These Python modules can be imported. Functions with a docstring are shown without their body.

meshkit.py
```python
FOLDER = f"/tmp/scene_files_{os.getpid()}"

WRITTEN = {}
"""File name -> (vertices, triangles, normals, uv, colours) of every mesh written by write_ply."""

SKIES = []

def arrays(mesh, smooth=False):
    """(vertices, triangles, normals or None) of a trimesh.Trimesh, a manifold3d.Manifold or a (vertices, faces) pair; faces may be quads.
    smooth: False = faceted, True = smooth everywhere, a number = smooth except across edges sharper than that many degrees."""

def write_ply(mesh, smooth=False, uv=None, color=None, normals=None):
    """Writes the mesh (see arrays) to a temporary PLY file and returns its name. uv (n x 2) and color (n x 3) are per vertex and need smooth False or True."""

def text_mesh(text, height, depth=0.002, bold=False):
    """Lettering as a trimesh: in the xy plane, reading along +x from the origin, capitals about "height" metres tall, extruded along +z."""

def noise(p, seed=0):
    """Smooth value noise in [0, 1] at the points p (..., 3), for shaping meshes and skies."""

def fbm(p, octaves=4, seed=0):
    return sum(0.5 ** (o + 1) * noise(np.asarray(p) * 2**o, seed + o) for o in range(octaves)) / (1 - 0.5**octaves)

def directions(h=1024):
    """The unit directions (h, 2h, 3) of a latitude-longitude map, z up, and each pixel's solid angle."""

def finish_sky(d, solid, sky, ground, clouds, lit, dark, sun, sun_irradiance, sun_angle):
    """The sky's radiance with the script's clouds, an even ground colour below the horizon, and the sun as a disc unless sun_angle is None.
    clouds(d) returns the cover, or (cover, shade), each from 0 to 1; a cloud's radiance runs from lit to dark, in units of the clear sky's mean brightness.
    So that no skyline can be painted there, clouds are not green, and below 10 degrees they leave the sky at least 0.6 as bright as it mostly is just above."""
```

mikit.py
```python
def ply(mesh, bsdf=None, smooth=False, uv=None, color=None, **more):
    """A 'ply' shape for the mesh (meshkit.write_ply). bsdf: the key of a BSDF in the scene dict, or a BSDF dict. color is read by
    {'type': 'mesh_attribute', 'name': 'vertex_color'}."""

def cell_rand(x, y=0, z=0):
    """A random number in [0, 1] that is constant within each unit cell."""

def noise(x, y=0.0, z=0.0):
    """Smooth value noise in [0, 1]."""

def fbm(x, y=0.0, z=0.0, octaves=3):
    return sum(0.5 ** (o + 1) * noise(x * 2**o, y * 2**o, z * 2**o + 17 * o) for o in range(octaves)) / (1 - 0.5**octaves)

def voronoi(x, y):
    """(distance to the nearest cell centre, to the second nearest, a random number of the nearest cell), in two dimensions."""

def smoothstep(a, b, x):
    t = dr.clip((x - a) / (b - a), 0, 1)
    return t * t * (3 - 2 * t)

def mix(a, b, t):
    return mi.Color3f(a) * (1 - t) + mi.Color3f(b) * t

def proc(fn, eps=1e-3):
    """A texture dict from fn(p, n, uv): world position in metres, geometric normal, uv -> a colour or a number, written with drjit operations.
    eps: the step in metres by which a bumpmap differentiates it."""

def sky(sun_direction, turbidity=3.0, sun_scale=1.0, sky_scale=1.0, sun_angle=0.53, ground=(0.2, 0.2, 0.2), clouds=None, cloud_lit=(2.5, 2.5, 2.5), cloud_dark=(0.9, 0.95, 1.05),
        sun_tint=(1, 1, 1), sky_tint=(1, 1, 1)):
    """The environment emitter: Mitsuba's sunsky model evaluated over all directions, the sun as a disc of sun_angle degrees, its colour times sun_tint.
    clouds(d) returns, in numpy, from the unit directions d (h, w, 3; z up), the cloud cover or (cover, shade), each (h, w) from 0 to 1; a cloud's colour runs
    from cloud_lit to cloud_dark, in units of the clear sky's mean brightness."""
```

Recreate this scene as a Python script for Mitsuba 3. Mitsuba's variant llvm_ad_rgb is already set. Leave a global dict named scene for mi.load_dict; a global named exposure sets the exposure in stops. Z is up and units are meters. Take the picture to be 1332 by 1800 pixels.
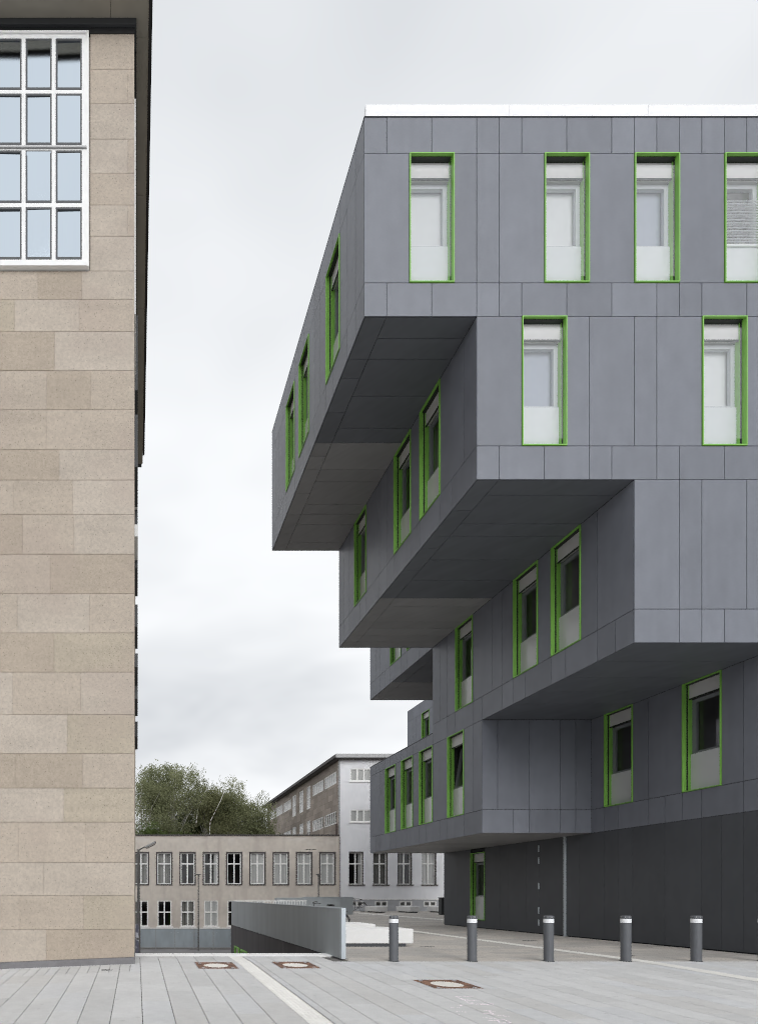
import math, random
import numpy as np
import trimesh
import drjit as dr
import mitsuba as mi
import mikit, meshkit
from mikit import proc, noise, fbm, voronoi, cell_rand, smoothstep, mix
from shapely.geometry import Polygon, box as sbox
from shapely.ops import unary_union

T = mi.ScalarTransform4f


def ply(mesh, bsdf, **kw):
    return mikit.ply(mesh, 'material_' + bsdf, **kw)


scene, labels = {}, {}
random.seed(11)
RNG = np.random.default_rng(11)

# ------------------------------------------------------------------ camera, sky, exposure
EYE = 1.30                                    # height of the lens above the forecourt
scene['camera'] = {'type': 'perspective', 'fov': 68.02, 'fov_axis': 'x', 'near_clip': 0.1, 'far_clip': 3000.0,
                   'principal_point_offset_x': 0.3198, 'principal_point_offset_y': -0.3742,   # rising front
                   'to_world': T().look_at(origin=[0, 0, EYE], target=[0, 10, EYE], up=[0, 0, 1])}


def clouds(d):
    x, y, z = d[..., 0], d[..., 1], np.maximum(d[..., 2], 0.0)
    p = np.stack([x / (z + .22) * 1.15 + 3.1, y / (z + .22) * 1.15 + .4, z * 1.5], -1)
    w = meshkit.fbm(p * .8 + 20, 3, 5)[..., None] * .9
    a = meshkit.fbm(p + w, 5, 3)
    b = meshkit.fbm(p * 2.6 + w * 2 + 9.0, 4, 8)
    s = np.clip((a - .35) * 3.5, 0, 1) * .72 + np.clip((b - .34) * 1.8, 0, 1) * .28
    return np.ones_like(s), s


scene['sky'] = mikit.sky((0.03, -.891, 0.454), turbidity=4, sun_scale=0.55, sun_angle=42, sun_tint=(.85, 1.10, 1.70), clouds=clouds,
                         cloud_lit=(3.42, 3.48, 3.54), cloud_dark=(2.05, 2.15, 2.28))
exposure = 1.75

# ------------------------------------------------------------------ materials


def rgb(*c):
    return {'type': 'rgb', 'value': list(c)}


def mat(name, color, rough=.6, metallic=0.0, spec=.5, bump=None, bump_scale=.002, **kw):
    b = {'type': 'principled', 'base_color': rgb(*color) if isinstance(color, (tuple, list)) else proc(color),
         'roughness': rough if isinstance(rough, float) else proc(rough), 'metallic': metallic, 'specular': spec, **kw}
    if bump is not None:
        b = {'type': 'bumpmap', 'nested_bsdf': b, 'arbitrary': proc(bump), 'scale': bump_scale}
    scene['material_' + name] = {'type': 'twosided', 'nested': b}
    return name


def C(c):
    return mi.Color3f(*c)


def panel_color(base):
    def fn(p, n, uv):
        g = fbm(p.x * 3.1 + p.y * 2.3, p.y * 2.1 - p.x, p.z * 1.7, 3)
        f = noise(p.x * 41 + p.y * 17, p.y * 43, p.z * 37)
        streak = fbm(p.x * 9.0 + p.y * 9.0, 0.7, p.z * .6, 2)
        return C(base) * (0.83 + .20 * g + .05 * f + .10 * streak)
    return fn


PANEL = (.153, .162, .188)
TONES = (.92, .96, 1.0, 1.04, 1.09)
for i, t in enumerate(TONES):
    mat(f'panel_{i}', panel_color(tuple(c * t for c in PANEL)), .46, spec=.45)
for i, t in enumerate((.96, 1.0, 1.05)):
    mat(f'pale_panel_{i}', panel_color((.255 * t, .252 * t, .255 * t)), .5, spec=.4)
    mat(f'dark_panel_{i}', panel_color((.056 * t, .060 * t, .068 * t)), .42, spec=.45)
    mat(f'shaded_panel_{i}', panel_color((.122 * t, .130 * t, .147 * t)), .46, spec=.45)  # wall panel colour darkened, soffit shade painted into it
mat('backing', (.02, .02, .022), .8)
mat('interior', (.16, .155, .15), .9)
mat('dark_interior', (.045, .045, .043), .9)
mat('white_curtain', lambda p, n, uv: C((.50, .505, .49)) * (.80 + .25 * noise(p.x * 16 + p.y * 16, 3.3)), .9)
mat('roller_blind', (.62, .63, .645), .9)
mat('blue_blind', (.33, .36, .43), .9)
mat('pale_interior', (.5, .5, .49), .9)
mat('green', (.192, .432, .074), .38, spec=.5)
mat('dark_rail', (.018, .022, .018), .5)
mat('white_metal', (.72, .72, .71), .4)
mat('blind_box', (.52, .51, .51), .5)
mat('sash', (.17, .18, .19), .45)
mat('pale_sash', (.46, .475, .50), .5)
mat('frosted', (.56, .58, .595), .2, spec=.5)
mat('spandrel', (.53, .535, .535), .16, spec=.55)
mat('curtain', lambda p, n, uv: C((.50, .505, .51)) * (.92 + .08 * noise(p.x * 16 + p.y * 16, 3.3)), .9)
mat('grey_curtain', lambda p, n, uv: C((.30, .30, .28)) * (.35 + .75 * noise(p.x * 20 + p.y * 20, 1.3)), .9)
mat('slat', (.75, .76, .78), .45)
mat('roof_white', lambda p, n, uv: C((.80, .80, .81)) * (.95 + .05 * noise(p.x * .7, p.z * 8)), .42, spec=.6)
scene['material_coated_glass'] = {'type': 'thindielectric', 'int_ior': 1.85}
scene['material_glass'] = {'type': 'thindielectric', 'int_ior': 1.42}
scene['material_mirror_glass'] = {'type': 'twosided', 'n': {'type': 'roughconductor', 'material': 'none', 'alpha': .012,
                                                  'specular_reflectance': rgb(.74, .82, .89)}}


def stone_color(base, pore):
    def fn(p, n, uv):
        u, v = p.x + p.y, p.z
        big = fbm(u * 1.3, v * 1.7, 4.0, 3)
        band = fbm(u * .8, v * 7.0, 9.0, 3)
        fine = noise(u * 95, v * 95, 2.0)
        f2 = noise(u * 31, v * 31, 7.0)
        d1, d2, r = voronoi(u * 22, v * 22)
        hole = smoothstep(.17, .08, d1) * dr.select(r > pore, 1.0, 0.0)
        d3, d4, r3 = voronoi(u * 46 + 3, v * 46)
        hole2 = smoothstep(.22, .1, d3) * dr.select(r3 > pore - .06, .55, 0.0)
        lt = smoothstep(.2, .08, voronoi(u * 60 + 7.7, v * 60)[0]) * .10
        c = C((base[0] * 1.02, base[1], base[2] * .955)) * (.84 + .15 * big + .12 * band + .14 * fine + .17 * f2 + lt - .15)
        c = mix(c, C((.36, .29, .25)), .25 * smoothstep(.55, .8, fbm(u * .9 + 5, v * 1.1, 1.0, 2)))
        return c * (1 - .62 * dr.maximum(hole, hole2 * .7))
    return fn


STONES = [((.405, .355, .308), .88), ((.392, .343, .296), .84), ((.415, .370, .327), .92), ((.368, .318, .269), .90),
          ((.385, .341, .284), .78), ((.425, .380, .338), .95)]
for i, (c, p_) in enumerate(STONES):
    mat(f'stone_{i}', stone_color(c, p_), .85, spec=.25,
        bump=lambda p, n, uv: noise((p.x + p.y) * 70, p.z * 70, 3.0), bump_scale=.0012)
mat('mortar', lambda p, n, uv: C((.29, .262, .232)) * (.8 + .3 * noise((p.x + p.y) * 30, p.z * 30)), .9)
mat('plinth', lambda p, n, uv: C((.165, .16, .165)) * (.8 + .3 * fbm(p.x * 8 + p.y * 8, p.z * 8, 0, 3) + .15 * noise(p.x * 80, p.z * 80)), .7)
mat('soffit_concrete', lambda p, n, uv: C((.30, .275, .23)) * (.9 + .18 * fbm(p.x * 2.5, p.y * 2.5, 0, 3)), .8)
mat('dark_pane', (.02, .024, .028), .08, spec=.6)
mat('dark_metal', (.045, .048, .052), .5)
mat('black_metal', (.012, .012, .013), .5)


def slab_color(base):
    def fn(p, n, uv):
        g = fbm(p.x * 2.2, p.y * 1.9, 1.0, 3)
        f = noise(p.x * 120, p.y * 120, 1.0)
        m = fbm(p.x * 11, p.y * 14, 5.0, 3)
        gum = smoothstep(.12, .06, voronoi(p.x * 3.1, p.y * 3.1)[0]) * dr.select(cell_rand(dr.floor(p.x * 3.1), dr.floor(p.y * 3.1), 5) > .8, .12, 0.0)
        return C(base) * (.86 + .12 * g + .07 * f + .11 * m - gum)
    return fn


for i, c in enumerate([(.435, .432, .425), (.412, .409, .402), (.452, .449, .443), (.422, .415, .404), (.44, .441, .442)]):
    mat(f'slab_{i}', slab_color(c), .72, spec=.35, bump=lambda p, n, uv: noise(p.x * 150, p.y * 150, 1.0), bump_scale=.0007)
mat('joint', (.10, .095, .09), .95)


def sheet_color(p, n, uv):
    i = dr.floor((p.x - .07) / .3775)
    off = cell_rand(i, 3) * 1.1
    fy = (p.y + off) / 1.13
    jx = dr.abs((p.x - .07) / .3775 - i - .5)
    jy = dr.abs(fy - dr.floor(fy) - .5)
    j = dr.maximum(smoothstep(.485, .495, jx), smoothstep(.494, .498, jy))
    c = slab_color((.425, .423, .417))(p, n, uv) * (.96 + .08 * cell_rand(i, dr.floor(fy)))
    return mix(c, C((.12, .115, .11)), j)


mat('slab_sheet', sheet_color, .75)


def court_color(p, n, uv):
    i = dr.floor(p.y / .3775)
    j = dr.floor(p.x / 1.13 + cell_rand(i, 7) * 1.0)
    r = cell_rand(i, j)
    ey = dr.abs(p.y / .3775 - i - .5)
    joint = smoothstep(.47, .49, ey)
    g = fbm(p.x * .5, p.y * .9, 2.0, 4)
    f = fbm(p.x * 9, p.y * 12, 3.0, 3)
    warm = mix(C((.32, .303, .281)), C((.37, .342, .309)), smoothstep(.2, .9, r))
    return warm * (.72 + .30 * g + .22 * f) * (1 - .30 * joint)


mat('court_paving', court_color, .75, spec=.3)
mat('white_concrete', lambda p, n, uv: C((.74, .735, .72)) * (.86 + .12 * fbm(p.x * 3, p.y * 3, p.z * 3, 3) + .05 * noise(p.x * 60, p.y * 60, p.z * 60)), .6)
mat('tactile', lambda p, n, uv: C((.70, .685, .65)) * (.84 + .12 * fbm(p.x * 4, p.y * 4, 0, 3) + .08 * noise(p.x * 50, p.y * 50)), .7)
mat('pale_strip', lambda p, n, uv: C((.60, .585, .55)) * (.84 + .12 * fbm(p.x * 4, p.y * 4, 0, 3) + .08 * noise(p.x * 50, p.y * 50)), .7)
mat('asphalt', lambda p, n, uv: C((.17, .165, .165)) * (.8 + .3 * fbm(p.x * .7, p.y * .7, 0, 3) + .1 * noise(p.x * 30, p.y * 30)), .9)


def rust(p, n, uv):
    a = fbm(p.x * 14, p.y * 14, 2.0, 4)
    return mix(C((.095, .055, .042)), C((.21, .115, .075)), smoothstep(.3, .75, a)) * (.8 + .4 * noise(p.x * 90, p.y * 90))


mat('rust', rust, .8)
mat('lamp_lens', lambda p, n, uv: C((.72, .69, .63)) * (.9 + .1 * noise(p.x * 30, p.y * 30)), .35)


def galvanised(p, n, uv):
    s = fbm(p.y * 4.0 + p.x * 4.0, p.z * .5, 3.0, 4)
    k = noise(p.y * 26 + p.x * 26, p.z * 3.0, 1.0)
    return C((.40, .43, .445)) * (.88 + .16 * s + .03 * k)


mat('galvanised', galvanised, .52, metallic=.35, spec=.5)
mat('pale_steel', (.46, .50, .53), .45, metallic=.3)
mat('dark_cladding', lambda p, n, uv: C((.062, .056, .060)) * (.8 + .4 * noise(p.y * 5, p.z * .7)), .55)
mat('bollard_grey', lambda p, n, uv: C((.098, .102, .112)) * (.88 + .2 * fbm(p.x * 20, p.y * 20, p.z * 9, 3)), .5)
mat('reflective_white', (.78, .79, .80), .3)


def render_color(p, n, uv):
    u = p.x + p.y * .7
    g = fbm(u * .55, p.z * .8, 1.0, 4)
    f = fbm(u * 5, p.z * 4, 2.0, 3)
    top = smoothstep(4.9, 6.3, p.z)
    run = smoothstep(.48, .8, fbm(u * 1.9, p.z * .35, 6.0, 3))
    pale = smoothstep(.52, .75, fbm(u * 1.1, p.z * 2.4, 9.0, 3)) * top
    c = C((.60, .545, .482)) * (.80 + .22 * g + .16 * f)
    c = mix(c, C((.40, .345, .31)), .35 * run)
    return mix(c, C((.68, .64, .60)), .5 * pale)


mat('beige_render', render_color, .9, spec=.2)
mat('grey_render', lambda p, n, uv: C((.78, .78, .80)) * (.90 + .10 * fbm(p.x * .5, p.z * .8, 1.0, 4) + .06 * fbm(p.x * 5, p.z * 2, 2.0, 2)), .9, spec=.2)
mat('grey_plinth', lambda p, n, uv: C((.46, .465, .48)) * (.85 + .2 * fbm(p.x * 2, p.z * 3, 1.0, 3)), .9)


def brown_color(p, n, uv):
    v = p.z / .52
    i = dr.floor(v)
    u = p.y / 1.05 + cell_rand(i, 2) * 3.0
    r = cell_rand(i, dr.floor(u), 4)
    j = dr.maximum(smoothstep(.46, .49, dr.abs(v - i - .5)), smoothstep(.475, .495, dr.abs(u - dr.floor(u) - .5)))
    c = C((.31, .265, .228)) * (.72 + .40 * r + .3 * fbm(p.y * 2, p.z * 2, 1.0, 3))
    return c * (1 - .25 * j)


mat('brown_stone', brown_color, .85)
mat('eave_grey', (.20, .205, .205), .6)
mat('dark_reveal', (.07, .062, .06), .6)
mat('window_white', (.84, .83, .81), .45)
mat('zinc_pipe', (.30, .30, .30), .4, metallic=.3)
mat('brown_pipe', (.10, .075, .065), .5)
mat('lamp_grey', (.12, .115, .112), .5)
mat('lamp_pale', (.34, .34, .335), .4)
mat('fence_panel', lambda p, n, uv: C((.31, .35, .375)) * (.86 + .25 * fbm(p.x * 3, p.z * 1.2, 0, 3)), .5, metallic=.2)
mat('tyre', (.018, .018, .018), .7)
mat('bike_black', (.03, .03, .032), .35)
mat('bike_silver', (.5, .5, .5), .3, metallic=.8)
mat('chalk', (.74, .65, .69), .95)
mat('poster', lambda p, n, uv: mix(C((.45, .46, .5)), C((.10, .10, .14)), smoothstep(.45, .55, noise(p.y * 9 + p.x * 9, p.z * 5))), .5)
mat('bark_white', lambda p, n, uv: mix(C((.66, .64, .61)), C((.12, .075, .07)), smoothstep(.62, .75, noise(p.x * 3 + p.y * 3, p.z * 5))), .85)
mat('bark_dark', lambda p, n, uv: C((.09, .075, .06)) * (.7 + .6 * noise(p.x * 9 + p.y * 9, p.z * 3)), .9)


def leaf(name, a, b):
    def fn(p, n, uv):
        r = cell_rand(dr.floor(p.x * 7), dr.floor(p.y * 7), dr.floor(p.z * 7))
        g = noise(p.x * .6, p.y * .6, p.z * .6)
        return mix(C(a), C(b), dr.clip(.55 * r + .6 * g - .1, 0, 1))
    scene['material_' + name] = {'type': 'principledthin', 'base_color': proc(fn), 'roughness': .7, 'diff_trans': .9}


leaf('leaf_birch', (.18, .20, .105), (.34, .35, .21))
leaf('leaf_olive', (.15, .165, .085), (.28, .28, .155))
leaf('leaf_deep', (.055, .085, .03), (.12, .155, .06))
leaf('leaf_bright', (.08, .12, .035), (.15, .195, .07))

# ------------------------------------------------------------------ helpers
count = {}


def numbered(key):
    n = count.get(key, -1) + 1
    count[key] = n
    return key if n == 0 else f'{key}_{n:03d}'


def B(x0, x1, y0, y1, z0, z1):
    v = np.array([[x, y, z] for x in (x0, x1) for y in (y0, y1) for z in (z0, z1)], float)
    f = np.array([[0, 1, 3], [0, 3, 2], [4, 6, 7], [4, 7, 5], [0, 4, 5], [0, 5, 1], [2, 3, 7], [2, 7, 6], [0, 2, 6], [0, 6, 4], [1, 5, 7], [1, 7, 3]])
    if (x1 - x0) * (y1 - y0) * (z1 - z0) < 0:
        f = f[:, ::-1]
    return trimesh.Trimesh(v, f, process=False)


def bevel_box(x0, x1, y0, y1, z0, z1, c):
    """A box with chamfered edges: hull of 24 points."""
    pts = []
    for sx in (0, 1):
        for sy in (0, 1):
            for sz in (0, 1):
                X, Y, Z = (x0, x1)[sx], (y0, y1)[sy], (z0, z1)[sz]
                dx, dy, dz = c * (1 - 2 * sx), c * (1 - 2 * sy), c * (1 - 2 * sz)
                pts += [(X, Y + dy, Z + dz), (X + dx, Y, Z + dz), (X + dx, Y + dy, Z)]
    return trimesh.convex.convex_hull(np.array(pts))


def J(*ms):
    return trimesh.util.concatenate([m for m in ms if m is not None])


def tube(pts, rad, sides=8, caps=True):
    pts = np.asarray(pts, float)
    rad = np.broadcast_to(rad, (len(pts),))
    t = np.gradient(pts, axis=0)
    t /= np.linalg.norm(t, axis=1, keepdims=True) + 1e-12
    a = np.cross(t, np.where(np.abs(t[:, 2:]) < .9, [0, 0, 1.], [1., 0, 0]))
    a /= np.linalg.norm(a, axis=1, keepdims=True) + 1e-12
    b = np.cross(t, a)
    an = np.arange(sides) * 2 * np.pi / sides
    v = pts[:, None] + rad[:, None, None] * (np.cos(an)[None, :, None] * a[:, None] + np.sin(an)[None, :, None] * b[:, None])
    v = v.reshape(-1, 3)
    i, j = np.meshgrid(np.arange(len(pts) - 1), np.arange(sides), indexing='ij')
    q = np.stack([i * sides + j, i * sides + (j + 1) % sides, (i + 1) * sides + (j + 1) % sides, (i + 1) * sides + j], -1).reshape(-1, 4)
    f = np.vstack([q[:, [0, 2, 1]], q[:, [0, 3, 2]]])
    if caps:
        n = len(v)
        v = np.vstack([v, pts[0], pts[-1]])
        k = np.arange(sides)
        e = (len(pts) - 1) * sides
        f = np.vstack([f, np.stack([k, (k + 1) % sides, k * 0 + n], 1), np.stack([e + (k + 1) % sides, e + k, k * 0 + n + 1], 1)])
    return trimesh.Trimesh(v, f, process=False)


def lathe(profile, sections=28):
    m = trimesh.creation.revolve(np.array(profile, float), sections=sections)
    return m


def prism(poly, h):
    return trimesh.creation.extrude_polygon(poly, h, engine='earcut')


def add(key, mesh, bsdf, parent=None, smooth=False, to_world=None):
    k = numbered(f'{parent}__{key}' if parent else key)
    d = ply(mesh, bsdf, smooth=smooth)
    if to_world is not None:
        d['to_world'] = to_world
    scene[k] = d
    return k


def put(key, shape, parent=None, to_world=None, bsdf=None):
    """Reuses a ply dict."""
    k = numbered(f'{parent}__{key}' if parent else key)
    d = dict(shape)
    if bsdf:
        d['bsdf'] = {'type': 'ref', 'id': 'material_' + bsdf}
    if to_world is not None:
        d['to_world'] = to_world
    scene[k] = d
    return k


def thing(name, label, cat, group=None):
    k = numbered(name)
    labels[k] = {'label': label, 'category': cat}
    if group:
        labels[k]['group'] = group
    return k


def note(k, label):
    labels[k] = {'label': label}


def struct(k, label=None):
    labels[k] = {'kind': 'structure', **({'label': label} if label else {})}


# ------------------------------------------------------------------ ground
YB = 11.01                                     # line of the bollards; the forecourt falls from here towards the viewer


def gz(x, y):
    return -.033 * max(0.0, YB - y) - .04 * max(0.0, -x)


def sheet(x0, x1, y0, y1, dz, nx=1, ny=1):
    xs, ys = np.linspace(x0, x1, nx + 1), np.linspace(y0, y1, ny + 1)
    v = np.array([[x, y, gz(x, y) + dz] for x in xs for y in ys])
    f = []
    for i in range(nx):
        for j in range(ny):
            a = i * (ny + 1) + j
            f += [[a, a + ny + 1, a + ny + 2], [a, a + ny + 2, a + 1]]
    return trimesh.Trimesh(v, np.array(f), process=False)


STREET = -2.9
scene['ground'] = ply(trimesh.Trimesh([[-700, -700, STREET - .05], [700, -700, STREET - .05], [700, 900, STREET - .05], [-700, 900, STREET - .05]], [[0, 1, 2], [0, 2, 3]], process=False), 'asphalt')
struct('ground')
add('street', B(-60, 4.1, 12.5, 45.6, STREET - .2, STREET), 'asphalt')
struct('street', 'sunken grey asphalt street in front of the beige building')

# upper level: courtyard slab (a solid terrace with a stepped edge above the street)
court = Polygon([(4.2, 11.01), (70, 11.01), (70, 46), (14.5, 46), (14.5, 37.75), (11.25, 37.75), (11.25, 30.1), (7.5, 30.1), (7.5, 24.8), (4.2, 24.8)])
m = prism(court, 3.0)
m.apply_translation([0, 0, -3.0])
add('courtyard', m, 'court_paving')
struct('courtyard', 'warm grey paved courtyard under the overhanging storeys')

# forecourt: joint bed, individual slabs, a patterned sheet where the slabs are too far aside or behind the lens
bed = J(sheet(-4.4, 0, 3.5, 11.96, -.022, 1, 1), sheet(-4.4, 0, 3.5, YB, -.021), sheet(0, 13.2, 3.5, YB, -.022), sheet(0, 4.2, YB, 11.96, -.022))
bed = J(sheet(-4.4, 0, 3.5, YB, -.022), sheet(-4.4, 0, YB, 11.96, -.022), sheet(0, 13.2, 3.5, YB, -.022), sheet(0, 4.2, YB, 11.96, -.022))
add('forecourt', bed, 'joint')
struct('forecourt', 'pale grey forecourt of long narrow concrete slabs')
far_sheet = J(sheet(-60, -4.4, -40, YB, 0, 1, 1), sheet(-4.4, 0, -40, 3.5, 0), sheet(0, 13.2, -40, 3.5, 0), sheet(13.2, 70, -40, YB, 0), sheet(-60, -4.4, YB, 12.2, 0))
add('pavement', far_sheet, 'slab_sheet')
struct('pavement', 'continuing slab paving beside and behind the forecourt')
# body under the forecourt so that its street side is closed
add('terrace', J(B(-60, -.1, 11.9, 12.42, STREET, -.2), B(-.1, 4.2, 11.9, 12.42, STREET, -.03), B(-60, -50, -40, 11.9, STREET, -3)), 'plinth')
struct('terrace')


def slab(x0, x1, y0, y1, drop=.0):
    g, c, t = .004, .004, .02
    x0, x1, y0, y1 = x0 + g, x1 - g, y0 + g * .55, y1 - g * .55
    v = []
    for dz, cc in ((-t, 0), (-c, 0), (0, c)):
        for (x, y) in ((x0 + cc, y0 + cc), (x1 - cc, y0 + cc), (x1 - cc, y1 - cc), (x0 + cc, y1 - cc)):
            v.append([x, y, gz(x, y) + dz - drop])
    f = [[8, 9, 10], [8, 10, 11]]
    for k in (0, 4):
        for i in range(4):
            a, b = k + i, k + (i + 1) % 4
            f += [[a, b, b + 4], [a, b + 4, a + 4]]
    return trimesh.Trimesh(np.array(v), np.array(f), process=False)


PLATES = [(-1, 0, 0, 0)]
plates = [(1.12, 1.855, 10.12, 10.92), (2.62, 3.355, 10.17, 10.97), (4.43, 5.17, 8.33, 9.05)]
STRIP = (1.955, 2.245)


def carve(x0, x1, y0, y1, clip):
    """Rectangles left of a slab once the plates are cut out of it."""
    out = [(x0, x1, y0, y1)]
    for (a, b, c, d) in clip:
        nxt = []
        for (p, q, r, s) in out:
            if q <= a or p >= b or s <= c or r >= d:
                nxt.append((p, q, r, s))
                continue
            if r < c: nxt.append((p, q, r, c))
            if s > d: nxt.append((p, q, d, s))
            rr, ss = max(r, c), min(s, d)
            if p < a: nxt.append((p, a, rr, ss))
            if q > b: nxt.append((b, q, rr, ss))
        out = nxt
    return [o for o in out if o[1] - o[0] > .03 and o[3] - o[2] > .03]


cols = [(.07 + .3775 * k, .07 + .3775 * (k + 1)) for k in range(-12, 5)]
cols = [(a, min(b, STRIP[0])) for a, b in cols] + [(STRIP[1], 2.355)] + [(2.355 + .3775 * k, 2.355 + .3775 * (k + 1)) for k in range(0, 29)]
cols = [(a, b) for pair in cols for a, b in ([pair] if not pair[0] < 0 < pair[1] else [(pair[0], pair[1])])]
merged = {}
nslab = 0
rest = []
for ci, (a, b) in enumerate(cols):
    if b - a < .02: continue
    yend = 11.95 if b <= 4.21 else YB
    y = 3.5 - random.random() * 1.0
    ys = [3.5]
    while y < yend:
        y += 1.13
        if ys[-1] + .25 < y < yend - .2: ys.append(y)
    ys.append(yend)
    border = b <= .08
    if border:
        ys = [v for v in ys if v < 9.6] + [9.85]
    if not border and YB not in ys and yend > YB:
        ys = sorted(ys + [YB])
        ys = [v for i, v in enumerate(ys) if v == YB or abs(v - YB) > .12]
    for y0, y1 in zip(ys[:-1], ys[1:]):
        for r in carve(a, b, y0, y1, plates):
            k = f'slab_{random.choice((0, 0, 1, 2, 3, 4))}'
            big = r[3] > 5.4 and nslab < 300 and (r[0] < (r[3] * 1.12 + .3)) and r[1] > -r[3] * .26
            if big:
                add('paving_slab', slab(*r), k, 'forecourt')
                nslab += 1
            else:
                rest.append(slab(*r))
    if border:                                  # half-width border stones along the stone building
        mid = (a + b) / 2
        for (p, q) in ((a, mid), (mid, b)):
            rest_ok = q > -2.9
            s = slab(p, q, 9.85, 10.70)
            if rest_ok and nslab < 300:
                add('paving_slab', s, f'slab_{random.choice((0, 1, 2, 4))}', 'forecourt'); nslab += 1
            else:
                rest.append(s)
        rest.append(slab(a, b, 10.70, 11.95))
k = add('slabs_at_edge', J(*rest), 'slab_0', 'forecourt')
labels[k] = {'kind': 'stuff'}

# white kerb of the terrace
kerb = thing('terrace_kerb', 'white concrete kerb along the drop to the sunken street', 'kerb')
for i in range(5):
    x0, x1 = -.05 + i * .85, -.05 + (i + 1) * .85
    add('kerbstone', bevel_box(x0 + .003, x1 - .003, 11.955, 12.42, -.2, .018, .01), 'white_concrete', kerb)
for i in range(40):
    x0, x1 = -.05 - (i + 1) * .85, -.05 - i * .85
    if i < 1:
        add('kerbstone', bevel_box(x0 + .003, x1 - .003, 11.955, 12.42, -.3, .0, .01), 'white_concrete', kerb)

# tactile strip: ribbed white tiles
tac = 'tactile_strip'
add(tac, sheet(STRIP[0] + .004, STRIP[1] - .004, 3.5, 11.94, -.018), 'joint')
struct(tac, 'white ribbed guide strip running away across the forecourt')
y = 3.52
while y < 11.9:
    y1 = min(y + .296, 11.94)
    ms = [slab(STRIP[0] + .004, STRIP[1] - .004, y, y1, .006)]
    for r in range(5):
        xr = STRIP[0] + .035 + r * .055
        s = slab(xr - .004, xr + .024, y, y1, .0015)
        ms.append(s)
    for a_, b_ in ((YB, YB),):
        pass
    add('ribbed_tile', J(*ms), 'tactile', tac)
    y += .3
# pale strips in the courtyard
add('pale_strip', J(sheet(9.80, 10.12, YB, 40.0, .004), sheet(9.80, 10.12, 5.0, YB, .004)), 'pale_strip')
struct('pale_strip', 'pale narrow strip in the paving between bollards and dark wall')
add('far_strip', sheet(15.9, 16.4, 20.0, 44.0, .004), 'pale_strip')
struct('far_strip', 'far pale strip in the courtyard paving')

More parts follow.
